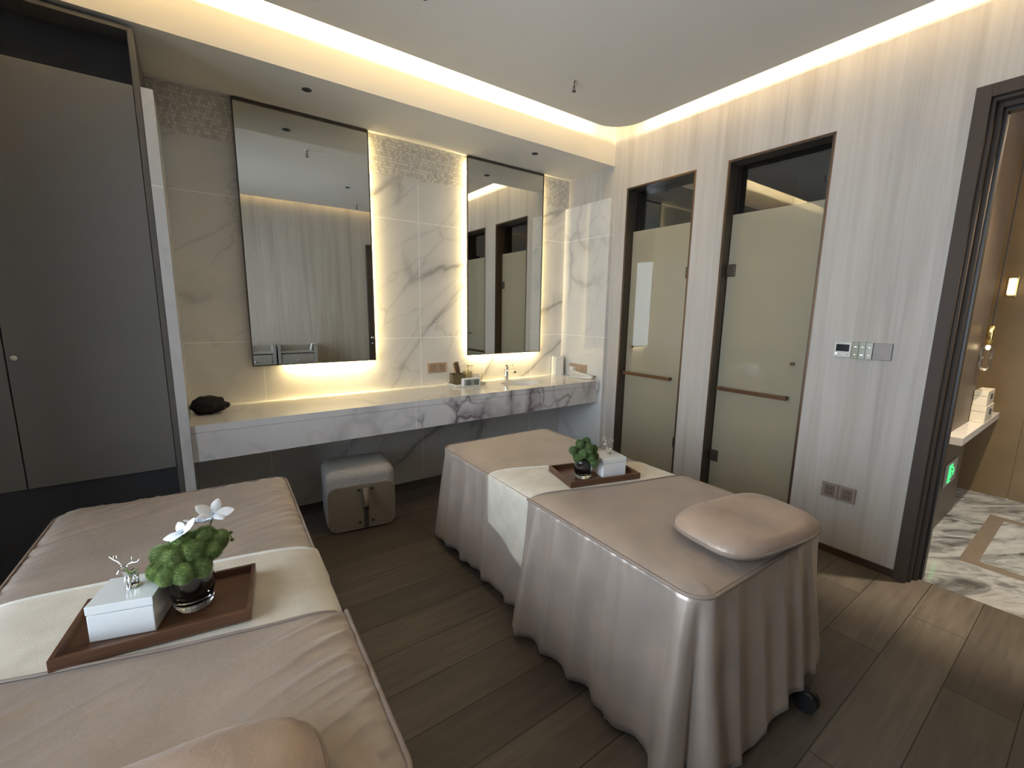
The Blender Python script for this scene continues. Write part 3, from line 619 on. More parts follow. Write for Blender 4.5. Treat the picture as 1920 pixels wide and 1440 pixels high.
def skirt_mesh(idx, base, fold, hem, rows=26):
    bm = bmesh.new(); L = []
    for i in idx:
        x, y, nx, ny = PER[i]; s = PS[i]; col = []
        for r in range(rows + 1):
            h = r / rows; hz = hem(i, s); zt = Z0 + (0.010 if base > 0.01 else 0.003); z = zt - (zt - hz) * h
            off = base + fold(i, s, h)
            col.append(bm.verts.new((x + nx * off, y + ny * off, z)))
        L.append(col)
    for a, b in zip(L, L[1:]):
        for r in range(rows): bm.faces.new((a[r], a[r + 1], b[r + 1], b[r]))
    return bm
def folds(seed, amp, flare):
    def f(i, s, h):
        a1 = math.sin(s * 20 + seed + 1.9 * math.sin(s * 3.7 + seed)); w = 0.9 * (1 - 2 * abs(a1) ** 0.75) * (0.55 + 0.6 * noise.noise(Vector((s * 2.1, 4, seed)))) + 0.30 * math.sin(s * 47 + seed * 2.3 + 1.5 * math.sin(s * 6)) * (0.5 + noise.noise(Vector((s * 3, 8, seed)))) + 0.5 * noise.noise(Vector((s * 3.2, h * 0.8, seed)))
        g = 0.0035 * math.exp(-h / 0.10) * math.sin(s * 140 + 3 * noise.noise(Vector((s * 9, 0, seed)))) * min(1, h / 0.01)
        return flare * h ** 1.1 + amp * w * min(1, h * 2.2) ** 0.8 + g
    return f
def bed(loc, rz, label, sl, yc, wr, seed, pleat):
    """sl: slope of the front cover's rear edge, yc: its y at the bed's middle line"""
    o = thing('massage_bed', label, 'massage bed', loc, rz, 'massage beds'); ys = lambda x: yc + sl * x - 0.030 * (1 - (x / HW) ** 2)
    # front cover panel
    def ftop(u, v):
        x = -HW + 2 * HW * u; y1 = ys(x); x2, y2 = rr_map(x, -HL + (y1 + HL) * v); kx = 1 + 0.014 / HW
        return Vector((x2 * kx, y2 * (1 + 0.014 / HL) if y2 < -0.5 else y2, ztop(x2, y2, wr, seed) + 0.011 - 0.003 * max(0, (v - 0.97) / 0.03)))
    bm = bmesh.new(); grid(bm, ftop, 120, 150); fcv = solid(link('front_cover', bm, M_satin_top, o, True), 0.004)
    def btop(u, v):
        x = -HW + 2 * HW * u; y0 = ys(x) - 0.03; x2, y2 = rr_map(x, y0 + (HL - y0) * v)
        return Vector((x2, y2, ztop(x2, y2, wr, seed)))
    bm = bmesh.new(); grid(bm, btop, 120, 150); bcv = link('rear_cover', bm, M_satin_top, o, True)
    n = len(PER)
    left = [i for i in range(n) if PER[i][2] < -0.99]; right = [i for i in range(n) if PER[i][2] > 0.99]
    yl, yr = ys(-HW), ys(HW)
    iL = min(left, key=lambda i: abs(PER[i][1] - yl)); iR = min(right, key=lambda i: abs(PER[i][1] - yr))
    cL = min(range(n), key=lambda i: (PER[i][0] + HW - 0.02) ** 2 + (PER[i][1] + HL - 0.02) ** 2); scL = PS[cL]; sL, sR = PS[iL], PS[iR]
    ff = folds(seed, 0.040, 0.045); fb = folds(seed + 4, 0.032, 0.030)
    def ffront(i, s, h):
        k = ff(i, s, h); ny = PER[i][3]
        if ny < -0.5: k = 0.6 * k + 0.045 * h
        k += 0.045 * h * math.exp(-((s - sL) / 0.12) ** 2) + 0.02 * h * math.exp(-((s - sR) / 0.12) ** 2)
        if pleat: k += h ** 0.8 * (0.030 * math.exp(-((s - scL + 0.050) / 0.030) ** 2) + 0.030 * math.exp(-((s - scL - 0.040) / 0.022) ** 2) - 0.075 * math.exp(-((s - scL + 0.002) / 0.014) ** 2))
        return k
    def hemf(i, s):
        z = 0.030 + 0.016 * noise.noise(Vector((s * 4, 0, seed)))
        x, y, nx, ny = PER[i]
        if ny < -0.5: z += 0.060 * max(0, min(1, (x + 0.15) / 0.25)) - 0.012 * math.exp(-((x + 0.36) / 0.06) ** 2)
        if nx > 0.5: z += 0.03
        return max(0.012, z)
    def hemb(i, s): return 0.050 + 0.015 * noise.noise(Vector((s * 4, 3, seed)))
    solid(link('front_skirt', skirt_mesh(range(iL, iR + 1), 0.0155, ffront, hemf), M_satin, o, True), 0.003, 0)
    def fback(i, s, h):
        x, y, nx, ny = PER[i]
        return fb(i, s, h) + 0.05 * h * math.exp(-(((x + HW) ** 2 + (y - HL) ** 2) / 0.02))
    bk = list(range(iR - 4, n)) + list(range(1, iL + 5))
    solid(link('rear_skirt', skirt_mesh(bk, 0.001, fback, hemb), M_satin, o, True), 0.003, 0)
    # piping
    bm = bmesh.new(); tube(bm, [(PER[i][0] + PER[i][2] * 0.0185, PER[i][1] + PER[i][3] * 0.0185, Z0 + 0.009) for i in range(iL, iR + 1)], 0.0062, 8); link('piping', bm, M_pipe, fcv, True)
    bm = bmesh.new(); tube(bm, [(PER[i][0] + PER[i][2] * 0.002, PER[i][1] + PER[i][3] * 0.002, Z0 + 0.003) for i in bk], 0.0042, 8); link('piping', bm, M_pipe, bcv, True)
    bm = bmesh.new(); tube(bm, [(lambda x: (x, ys(x), ztop(x, ys(x), wr, seed) + 0.011))(-HW + 2 * HW * k / 60) for k in range(61)], 0.0042, 8); link('edge_piping', bm, M_pipe, fcv, True)
    # core, legs, casters
    link('mattress_core', B(((-HW + 0.03, -HL + 0.03, 0.40), (HW - 0.03, HL - 0.03, Z0 - 0.012)), bev=0.02), M_metalgrey, o)
    for sx in (-1, 1):
        for sy in (-1, 1):
            lx, ly = sx * (0.31 if sy > 0 else 0.185), sy * 0.79
            lg = link('leg', B(((lx - 0.02, ly - 0.02, 0.075), (lx + 0.02, ly + 0.02, 0.40))), M_metalgrey, o)
            bm = bmesh.new(); wx, wy = lx + sx * 0.02, (ly + 0.05 if sy > 0 else (-1.005 if sx > 0 else -0.90))
            for dx in (-0.014, 0.014): tube(bm, [(wx + dx - 0.009, wy, 0.041), (wx + dx + 0.009, wy, 0.041)], 0.040, 20)
            box(bm, (wx - 0.012, min(wy, ly) - 0.005, 0.06), (wx + 0.012, max(wy, ly) + 0.005, 0.085)); link('caster', bm, M_dark, lg)
    return o
B2 = ((-1.583, -1.975, 0.0), math.radians(-1.2)); B1 = ((-3.335, -1.960, 0.0), math.radians(-2.0))
bed(*B2, 'satin massage bed parallel to the glass shower doors, standing clear of the wardrobe', -0.27, -0.160, 0.0035, 2.0, True)
bed(*B1, 'satin massage bed standing in front of the grey wardrobe, with the orchid tray', -0.215, -0.255, 0.0125, 8.3, False)

def runner(loc, rz, label, sl, yc, back, hangs, wr, seed):
    """cream runner between its rear edge back(x) and just under the front cover; hangs = (left rear z, left front z, right rear z, right front z)"""
    o = thing('bed_runner', label, 'runner', loc, rz, 'velvet bed runners'); rad = 0.022
    hl, hr = hangs[:2], hangs[2:]
    def P(u, v):
        # u: 0..0.22 left hang, ..0.78 top, ..1 right hang
        def yy(x): a, b = back(x), yc + sl * x - 0.030 * (1 - (x / HW) ** 2) - 0.055; return a + (b - a) * v
        if 0.22 <= u <= 0.78:
            x = -HW + 2 * HW * (u - 0.22) / 0.56; y = yy(x); return Vector((x, y, ztop(x, y, wr, seed) + 0.0048 + 0.0015 * noise.noise(Vector((x * 9, y * 9, seed)))))
        sg = -1 if u < 0.22 else 1; k = (0.22 - u) / 0.22 if sg < 0 else (u - 0.78) / 0.22
        zr, zf = hl if sg < 0 else hr
        zb = zr + (zf - zr) * v; y = yy(sg * HW); a = min(1, k / 0.10)
        z = Z0 + 0.005 - (Z0 - zb) * k
        bulge = 0.004 * a + 0.022 * k + 0.006 * math.sin(v * 9 + seed) * k
        yo = -0.05 * k * (1 - v) * (1 if zr > zf else 0.3)
        return Vector((sg * (HW + 0.004 + bulge), y + yo, z))
    bm = bmesh.new(); grid(bm, P, 110, 26); r = solid(link('cloth', bm, M_velvet, o, True), 0.003, 1.0)
    bm = bmesh.new(); tube(bm, [P(k / 120, 0.0) + Vector((0, 0, 0.002)) for k in range(121)], 0.0035, 6); link('hem', bm, M_hem, r, True)
runner(*B2, 'cream velvet runner draped low over the side of the bed nearer the shower doors', -0.27, -0.160, lambda x: 0.145 - 0.42 * (x + 0.0), (0.40, 0.27, 0.50, 0.45), 0.0035, 2.0)
runner(*B1, 'cream velvet runner across the bed with the orchid vase', -0.215, -0.255, lambda x: 0.120 - 0.14 * x, (0.50, 0.50, 0.545, 0.52), 0.0125, 8.3)

def world_of(b, x, y):   # local -> world on a bed
    c, s = math.cos(b[1]), math.sin(b[1]); return (b[0][0] + c * x - s * y, b[0][1] + s * x + c * y)
def pillow(x, y, z, rz, label, w=0.30, d=0.175, th=0.098, dent=0.9):
    o = thing('pillow', label, 'pillow', (x, y, z), rz, 'contoured satin pillows')
    bm = bmesh.new(); N, Mr = 96, 22
    def ring(r, top):
        vs = []
        for k in range(N):
            a = 2 * PI * k / N; c, s = math.cos(a), math.sin(a); e = 2 / 3.6
            px = w * math.copysign(abs(c) ** e, c); py = d * math.copysign(abs(s) ** e, s)
            x_, y_ = px * r, py * r; pr = (1 - r ** 3.2) ** 0.55
            if top:
                zz = th * 0.30 + th * 0.70 * pr * (1 - dent * 0.35 * math.exp(-(x_ / 0.11) ** 2 - ((y_ + 0.02) / 0.10) ** 2)) + 0.006 * noise.noise(Vector((x_ * 14, y_ * 14, 1))) * pr
                zz += 0.0045 * math.sin(a * 38 + 2.5 * math.sin(a * 3)) * math.exp(-(1 - r) / 0.07) * (r < 0.995)
            else: zz = th * 0.30 - th * 0.30 * (1 - r ** 9) ** 0.5
            vs.append((x_, y_, zz))
        return vs
    rr = [0.02 + 0.98 * (1 - (1 - i / Mr) ** 2) for i in range(Mr + 1)]
    for top in (True, False):
        rows = [[bm.verts.new(p) for p in ring(r, top)] for r in rr]
        for a, b in zip(rows, rows[1:]):
            for k in range(N): bm.faces.new((a[k], a[(k + 1) % N], b[(k + 1) % N], b[k]))
        bm.faces.new(rows[0])
    bmesh.ops.remove_doubles(bm, verts=bm.verts, dist=1e-5); c = link('cushion', bm, M_pillow, o, True)
    bm = bmesh.new(); tube(bm, [(px * 1.004, py * 1.004, zz) for px, py, zz in ring(1.0, False)], 0.0045, 8, closed=True); link('piping', bm, M_pipe, c, True)
pillow(-1.545, -2.760, 0.6825, math.radians(-8), 'contoured taupe satin pillow on the bed nearer the shower doors', 0.275, 0.172)
pillow(-3.365, -2.790, 0.6870, math.radians(-4), 'contoured taupe satin pillow on the bed in front of the wardrobe', 0.295, 0.165)

# ------------------------------------------------------------------ trays, lidded boxes, vases
def serving_tray(x, y, z, rz, label, a=0.198, b=0.122):
    o = thing('serving_tray', label, 'tray', (x, y, z), rz, 'walnut serving trays')
    bt = link('base', B(((-a, -b, 0), (a, b, 0.008)), bev=0.001), M_walnut, o)
    t_, h = 0.010, 0.030
    for lo, hi in (((-a, -b, 0.008), (a, -b + t_, h)), ((-a, b - t_, 0.008), (a, b, h)), ((-a, -b + t_, 0.008), (-a + t_, b - t_, h)), ((a - t_, -b + t_, 0.008), (a, b - t_, h))):
        link('rim', B((lo, hi), bev=0.0015), M_walnut, o)
def lidded_box(x, y, z, rz, label, face):
    o = thing('lidded_box', label, 'box', (x, y, z), rz, 'white lacquered boxes'); a, b, h = 0.068, 0.062, 0.095
    link('body', B(((-a + 0.001, -b + 0.001, 0), (a - 0.001, b - 0.001, 0.070)), bev=0.002), M_lacq, o)
    ld = link('lid', B(((-a, -b, 0.0725), (a, b, h)), ((-a + 0.006, -b + 0.006, 0.069), (a - 0.006, b - 0.006, 0.0726)), bev=0.0015), M_lacq, o)
    bm = bmesh.new(); c = math.cos(face); s = math.sin(face)
    def T(p): p = [q * 1.25 for q in p]; return (0.004 + p[0] * c - p[1] * s, 0.004 + p[0] * s + p[1] * c, h + p[2])
    def tb(ps, r, n=8): tube(bm, [T(p) for p in ps], r, n)
    tb([(0, 0, 0), (0, 0, 0.003)], [0.016, 0.015], 20)
    tb([(-0.008, 0.004, 0.003), (-0.009, 0.004, 0.016), (-0.006, 0.003, 0.026)], [0.0024, 0.003, 0.005]); tb([(0.008, -0.004, 0.003), (0.010, -0.004, 0.016), (0.007, -0.003, 0.028)], [0.0024, 0.003, 0.005])
    tb([(-0.008, -0.004, 0.003), (-0.009, -0.004, 0.016), (-0.005, -0.003, 0.026)], [0.0024, 0.003, 0.005]); tb([(0.009, 0.004, 0.003), (0.009, 0.004, 0.016), (0.006, 0.003, 0.026)], [0.0024, 0.003, 0.005])
    tb([(-0.014, 0, 0.029), (-0.007, 0, 0.030), (0.004, 0, 0.030), (0.010, 0, 0.034), (0.013, 0, 0.044), (0.016, 0, 0.050)], [0.003, 0.008, 0.008, 0.008, 0.006, 0.0055], 10)
    tb([(0.013, 0, 0.050), (0.020, 0, 0.049), (0.028, 0, 0.044)], [0.0055, 0.0048, 0.0025], 10)
    for q in (-1, 1):
        tb([(0.013, q * 0.003, 0.054), (0.010, q * 0.014, 0.060), (0.008, q * 0.026, 0.062), (0.010, q * 0.034, 0.070)], [0.002, 0.0018, 0.0016, 0.001], 6)
        tb([(0.0095, q * 0.016, 0.060), (0.010, q * 0.017, 0.074)], [0.0016, 0.0009], 6); tb([(0.008, q * 0.027, 0.062), (0.004, q * 0.030, 0.070)], [0.0014, 0.0008], 6)
        tb([(0.013, q * 0.004, 0.052), (0.009, q * 0.011, 0.054)], [0.002, 0.001], 6)
    link('deer_finial', bm, M_silver, ld, True)
_ball = {}
def ball_mesh(r, mat, key):
    if key in _ball: return _ball[key]
    bm = bmesh.new(); bmesh.ops.create_icosphere(bm, subdivisions=3, radius=r * 0.78)
    g = (1 + 5 ** 0.5) / 2; n = 2200
    for i in range(n):
        zc = 1 - 2 * (i + 0.5) / n; a = 2 * PI * i / g; q = math.sqrt(1 - zc * zc); d = Vector((q * math.cos(a), q * math.sin(a), zc))
        jit = Vector((random.uniform(-1, 1), random.uniform(-1, 1), random.uniform(-1, 1))) * 0.35
        tip = (d + jit * 0.6).normalized() * r * random.uniform(0.94, 1.10)
        x = d.orthogonal().normalized(); y = d.cross(x); w_ = r * 0.020; base = d * r * 0.72
        vs = [bm.verts.new(base + (x * math.cos(k * 2.094) + y * math.sin(k * 2.094)) * w_) for k in range(3)] + [bm.verts.new(tip)]
        for k in range(3): bm.faces.new((vs[k], vs[(k + 1) % 3], vs[3]))
    me = bpy.data.meshes.new('moss_ball'); bm.to_mesh(me); bm.free(); me.materials.append(mat); _ball[key] = me; return me
def petal(bm, base, tip, width, normal, curl=0.3, mat=0):
    base, tip = Vector(base), Vector(tip); d = tip - base; nrm = Vector(normal); sd = d.cross(nrm).normalized(); nrm = sd.cross(d).normalized()
    def f(u, v):
        w_ = width * (math.sin(PI * min(1, u * 0.92 + 0.06)) ** 0.75) * (v - 0.5); return base + d * u + sd * w_ + nrm * (curl * d.length * (u - u * u) - 1.2 * abs(v - 0.5) * w_ * (1 if v > .5 else -1) * 0.35)
    grid(bm, f, 8, 6, mat)
def vase(x, y, z, rz, label, r, h, balls, mat, key, orchid):
    o = thing('flower_vase', label, 'vase', (x, y, z), rz)
    prof = [(0, 0), (r * 0.72, 0), (r * 0.86, h * 0.10), (r, h * 0.45), (r * 0.95, h * 0.75), (r * 0.86, h), (r * 0.82, h), (r * 0.90, h * 0.74), (r * 0.93, h * 0.45), (r * 0.84, h * 0.17), (r * 0.5, h * 0.135), (0, h * 0.13)]
    bm = bmesh.new(); lathe(bm, prof, 40); link('glass_body', bm, M_thickglass, o, True)
    bm = bmesh.new(); lathe(bm, [(0, h * 0.14), (r * 0.5, h * 0.145), (r * 0.83, h * 0.18), (r * 0.925, h * 0.45), (r * 0.895, h * 0.74), (r * 0.81, h * 0.97), (0, h * 0.97)], 36); link('dark_insert', bm, M_black, o, True)
    for bx, by, bz, k in balls:
        b_ = bpy.data.objects.new('moss_ball', ball_mesh(0.030, mat, key)); COL.objects.link(b_); b_.parent = o; b_.location = (bx, by, h + bz); b_.scale = (k, k, k * 0.96); b_.rotation_euler = (bx * 40, by * 50, bz * 60)
    if orchid: orchid(o, h)
def orchid_big(o, h):
    h -= 0.030
    def flower(cx, cy, cz, sc, face, up):
        bm = bmesh.new(); c = Vector((cx, cy, cz)); fz = Vector(face).normalized(); u = Vector(up); u = (u - fz * u.dot(fz)).normalized(); rgt = u.cross(fz)
        for a, l, w_ in ((90, 1.0, 0.55), (10, 1.0, 0.85), (170, 1.0, 0.85), (-50, 0.95, 0.55), (-130, 0.95, 0.55)):
            dd = rgt * math.cos(math.radians(a)) + u * math.sin(math.radians(a)); petal(bm, c + dd * 0.003, c + dd * sc * l + fz * 0.3 * sc, sc * w_, fz, 0.25)
        petal(bm, c, c + fz * sc * 0.5 - u * sc * 0.35, sc * 0.4, u, 0.4)
        return link('orchid_flower', bm, M_petal, o, True)
    flower(0.062, 0.045, h + 0.120, 0.048, (0.2, -0.35, 0.9), (0.35, 0.6, 0.8))
    flower(-0.010, 0.020, h + 0.095, 0.042, (-0.5, -0.15, 0.9), (-0.2, 0.9, 0.3))
    flower(0.030, 0.050, h + 0.100, 0.040, (0.1, 0.2, 1), (0.0, 1, 0.2))
    bm = bmesh.new(); tube(bm, [(0.01, 0.0, h - 0.01), (0.03, 0.025, h + 0.05), (0.05, 0.04, h + 0.085), (0.062, 0.045, h + 0.118)], 0.0022, 6); tube(bm, [(0.0, 0.0, h - 0.01), (-0.008, 0.012, h + 0.05), (-0.010, 0.020, h + 0.094)], 0.002, 6); tube(bm, [(0.02, 0.01, h), (0.068, 0.03, h + 0.05), (0.095, 0.04, h + 0.052), (0.100, 0.035, h + 0.038)], 0.0015, 6); link('stem', bm, M_stem, o, True)
    for p in ((0.100, 0.033, h + 0.034), (0.098, 0.04, h + 0.054), (0.088, 0.036, h + 0.058)):
        bm = bmesh.new(); bmesh.ops.create_icosphere(bm, subdivisions=2, radius=0.0055, matrix=Matrix.Translation(p)); link('bud', bm, M_stem, o, True)
def sprig_small(o, h):
    bm = bmesh.new(); tube(bm, [(-0.02, 0.0, h), (-0.05, -0.01, h + 0.025), (-0.075, -0.012, h + 0.034), (-0.092, -0.014, h + 0.030)], 0.0014, 6); tube(bm, [(0.01, 0.02, h), (0.035, 0.05, h + 0.07), (0.02, 0.07, h + 0.082), (-0.01, 0.07, h + 0.08)], 0.0012, 6); link('sprig', bm, M_stem, o, True)
    for a, b, w_ in (((-0.090, -0.014, h + 0.031), (-0.082, -0.016, h + 0.010), 0.012), ((-0.078, -0.012, h + 0.034), (-0.092, -0.013, h + 0.048), 0.012), ((0.035, 0.05, h + 0.072), (0.045, 0.05, h + 0.066), 0.012)):
        bm = bmesh.new(); petal(bm, a, b, w_, (0, -1, 0)); link('leaf', bm, M_moss2, o, True)
    for p in ((0.012, -0.025, h + 0.043), (0.022, -0.026, h + 0.037)):
        bm = bmesh.new(); bmesh.ops.create_icosphere(bm, subdivisions=2, radius=0.004, matrix=Matrix.Translation(p)); link('bud', bm, M_petal, o, True)

ZT = 0.6750
serving_tray(-1.588, -2.005, ZT, math.radians(-15), 'walnut tray on the bed nearer the shower doors')
lidded_box(-1.518, -2.035, ZT + 0.0085, math.radians(-14), 'white lidded box with silver deer knob, on the tray nearer the shower doors', math.radians(190))
vase(-1.672, -2.010, ZT + 0.0085, 0, 'dark lined glass vase of green moss balls without orchids beside a white box', 0.047, 0.108,
     [(a * 1.42, b * 1.42, c * 1.25 - 0.008, k * 0.88) for a, b, c, k in [(-0.038, -0.010, 0.010, 0.9), (-0.030, -0.026, 0.030, 0.95), (0.000, -0.034, 0.012, 0.9), (0.030, -0.022, 0.008, 1.0), (0.042, 0.004, 0.024, 0.95), (0.010, -0.014, 0.045, 1.0), (-0.016, 0.004, 0.058, 0.95), (0.022, 0.010, 0.060, 0.9), (-0.040, 0.012, 0.035, 0.85), (0.014, 0.030, 0.035, 1.0), (-0.012, 0.034, 0.02, 1.0), (-0.010, -0.034, 0.038, 0.8), (0.034, -0.016, 0.036, 0.8), (0.012, -0.040, -0.010, 0.9)]], M_moss2, 'small', sprig_small)
serving_tray(-3.315, -2.105, ZT + 0.004, math.radians(-8), 'walnut tray on the bed in front of the wardrobe')
lidded_box(-3.385, -2.100, ZT + 0.0125, math.radians(-16), 'white lidded box with silver deer knob, beside the orchid vase', math.radians(245))
vase(-3.258, -2.108, ZT + 0.0125, 0, 'dark lined glass vase of green moss balls with white orchids', 0.053, 0.142,
     [(a * 1.10, b * 1.10, c * 0.95 - 0.028, k * 0.86) for a, b, c, k in [(-0.060, -0.015, 0.020, 1.15), (-0.045, -0.040, 0.012, 1.05), (-0.012, -0.050, 0.014, 1.15), (0.022, -0.042, 0.012, 1.1), (-0.030, -0.020, 0.048, 1.2), (0.008, -0.020, 0.056, 1.2), (0.045, -0.012, 0.040, 1.15), (-0.055, 0.020, 0.045, 1.1), (-0.010, 0.020, 0.070, 1.15), (0.035, 0.020, 0.070, 1.2), (0.065, 0.010, 0.060, 1.0), (0.060, 0.035, 0.035, 1.1), (0.010, 0.050, 0.050, 1.2), (-0.035, 0.048, 0.035, 1.1)]], M_moss, 'big', orchid_big)

# ------------------------------------------------------------------ wall controls
th = thing('thermostat', 'square white thermostat with black screen on the wall beside the shower door', 'thermostat', (0, -2.468, 1.256))
link('case', B(((-0.014, -0.088, 0), (-0.0005, 0.0, 0.092)), bev=0.003), M_thermo, th)
link('screen', B(((-0.0150, -0.077, 0.036), (-0.0142, -0.010, 0.078))), M_screen, th)
for y in (-0.032, -0.072): link('button', B(((-0.0150, y - 0.004, 0.016), (-0.0142, y + 0.004, 0.020))), M_taupe, th); link('power_light', B(((-0.0152, -0.016, 0.018), (-0.0142, -0.009, 0.024))), M_ledw, th)
kp = thing('switch_panel', 'glass six-key switch panel with small lights between thermostat and blank plate', 'switch', (0, -2.5575, 1.253))
for k in range(3):
    p = link('key_column', B(((-0.013, -0.0335 * (k + 1) + 0.0008, 0), (-0.0005, -0.0335 * k, 0.099)), bev=0.0015), M_panel, kp)
    for z, m, w_ in ((0.070, M_ledw if k == 0 else M_ledy, 0.006 if k == 0 else 0.004), (0.024, M_ledb if k == 1 else M_ledy, 0.0075 if k == 1 else 0.004)):
        bm = bmesh.new(); yc_ = -0.0335 * (k + 0.5); lathe(bm, [(0, 0.0008), (1, 0.0004), (1, 0)], 16, (0, 0, 0), 0, w_, 0.0025)
        for v in bm.verts: v.co = Vector((-0.0131 - v.co.z, yc_ + v.co.x, z + v.co.y))
        link('indicator', bm, m, p)
bp = link('blank_plate', B(((-0.012, -0.086, -0.046), (-0.0005, 0.0, 0.050)), bev=0.002), M_taupe); bp.location = (0, -2.660, 1.301); tag(bp, 'blank taupe wall plate nearest the entry door frame', 'wall plate')

# ------------------------------------------------------------------ ceiling fittings
def downlight(x, y, z, label):
    o = thing('downlight', label, 'downlight', (x, y, z), 0, 'recessed downlights')
    bm = bmesh.new(); lathe(bm, [(0.024, 0.0), (0.028, -0.002), (0.028, -0.0035), (0.020, -0.0035), (0.018, -0.0005), (0.024, -0.0005)], 28); link('ring', bm, M_metalgrey, o, True)
    bm = bmesh.new(); lathe(bm, [(0, -0.001), (0.020, -0.001)], 24); link('lens', bm, M_dark, o)
downlight(-2.533, -0.410, ZS, 'unlit downlight in the soffit over the larger backlit mirror')
downlight(-0.774, -0.413, ZS, 'unlit downlight in the soffit over the sink mirror')
downlight(-1.53, -2.46, 2.990, 'unlit downlight in the hung ceiling, seen reflected in the mirror')
def sprinkler(x, y, z, label):
    o = thing('sprinkler', label, 'sprinkler', (x, y, z), 0, 'ceiling sprinklers')
    bm = bmesh.new(); lathe(bm, [(0, 0), (0.022, 0), (0.018, -0.004), (0.008, -0.006), (0.008, -0.030), (0, -0.030)], 20); link('escutcheon', bm, M_chrome, o, True)
    bm = bmesh.new()
    for q in (-1, 1): tube(bm, [(q * 0.006, 0, -0.028), (q * 0.014, 0, -0.040), (q * 0.004, 0, -0.058)], 0.002, 6)
    tube(bm, [(0, 0, -0.030), (0, 0, -0.056)], 0.003, 8); lathe(bm, [(0, -0.058), (0.014, -0.058), (0.014, -0.060), (0, -0.060)], 16); link('deflector', bm, M_metalgrey, o)
sprinkler(-1.048, -1.165, 2.990, 'small chrome sprinkler hanging from the hung ceiling near its rounded corner')
sprinkler(-1.17, -3.32, 2.990, 'small chrome sprinkler on the hung ceiling near the front wall')
sprinkler(-2.20, -1.38, 2.990, 'small chrome sprinkler on the hung ceiling between the two beds')

# ------------------------------------------------------------------ trolleys by the front wall (seen in the mirror)
def trolley(x, label):
    o = thing('trolley', label, 'trolley', (x, -3.65, 0), 0, 'grey wooden trolleys'); a, y0, y1 = 0.262, -0.118, 0.118
    link('side_panel', B(((-a, y0, 0.06), (-a + 0.04, y1, 0.975)), bev=0.002), M_cart, o); link('side_panel', B(((a - 0.04, y0, 0.06), (a, y1, 0.975)), bev=0.002), M_cart, o)
    link('back_panel', B(((-a + 0.04, y0, 0.06), (a - 0.04, y0 + 0.02, 0.960)), bev=0.001), M_cart, o)
    link('shelf', B(((-a + 0.04, y0 + 0.02, 0.860), (a - 0.04, y1 - 0.004, 0.885)), bev=0.001), M_cart, o)
    for z0, z1 in ((0.62, 0.845), (0.36, 0.60), (0.10, 0.34)):
        d = link('drawer', B(((-a + 0.042, y0 + 0.02, z0), (a - 0.042, y1 - 0.010, z1)), ((-a + 0.06, y1 - 0.010, z0 + 0.02), (a - 0.06, y1 - 0.004, z1 - 0.02)), bev=0.002), M_cart, o)
        bm = bmesh.new(); bmesh.ops.create_icosphere(bm, subdivisions=2, radius=0.015, matrix=Matrix.Translation((0, y1 + 0.008, (z0 + z1) / 2 + 0.02))); link('knob', bm, M_silver, d, True)
    for sx in (-1, 1):
        for sy in (-1, 1):
            bm = bmesh.new(); tube(bm, [(sx * 0.235 - 0.012, sy * 0.085, 0.030), (sx * 0.235 + 0.012, sy * 0.085, 0.030)], 0.030, 16); link('caster', bm, M_dark, o)
trolley(-2.030, 'grey drawer trolley reflected in the mirror with a white cloth over its side')
trolley(-2.575, 'grey drawer trolley reflected in the mirror, the one without a cloth')
cl = thing('hand_towel', 'small white towel draped over the trolley side, seen in the mirror', 'towel', (-1.788, -3.62, 0.9765))
bm = bmesh.new()
def tw(u, v):
    s = (u - 0.45) * 0.34; y = -0.05 + 0.10 * v + 0.01 * math.sin(u * 9)
    if abs(s) < 0.024: return Vector((s, y, 0.003 + 0.004 * math.sin(v * 7)))
    k = abs(s) - 0.024; sg = 1 if s > 0 else -1
    return Vector((sg * (0.026 + 0.015 * math.sin(v * 8) ** 2 + (0.25 * k if sg < 0 else 0.02 * k)), y, 0.002 - k))
grid(bm, tw, 40, 14); solid(link('cloth', bm, M_plastic, cl, True), 0.004, 1.0)

# ------------------------------------------------------------------ the hall beyond the entry
HX = 2.25
struct('floor_hall', B(((0.105, -5.2, -0.06), (HX, -2.70, 0.0005))), M_hallfloor)
struct('trim_4', B(((0.585, -5.2, 0.0005), (0.665, -3.085, 0.0012)), ((0.665, -3.165, 0.0005), (1.70, -3.085, 0.0012)), ((1.62, -5.2, 0.0005), (1.70, -3.165, 0.0012))), M_hallborder)
struct('wall_hall_side', B(((0.16, -2.890, 0), (1.60, -2.72, 2.95))), M_hallbrown)
struct('wall_hall_niche', B(((1.60, -2.790, 0), (HX, -2.70, 2.95))), M_pinkwall)
bm = B(((HX, -3.110, 0), (HX + 0.08, -2.70, 2.95)), ((HX, -4.10, 0), (HX + 0.08, -3.115, 2.95)), ((HX, -5.2, 0), (HX + 0.08, -4.105, 2.95)), ((HX + 0.01, -5.2, 0), (HX + 0.09, -2.7, 2.95)))
struct('wall_hall_far', bm, M_bronzewall)
struct('wall_hall_front', B(((0.15, -5.28, 0), (HX, -5.20, 2.95))), M_hallbrown)
struct('ceiling_hall', B(((0.15, -5.28, 2.95), (HX + 0.1, -2.70, 3.02))), M_white)
sh = link('wall_shelf', B(((0.84, -2.975, 0.668), (HX - 0.004, -2.8905, 0.722)), bev=0.002), M_shelf); tag(sh, 'pale stone wall shelf in the hall beyond the entry', 'shelf')
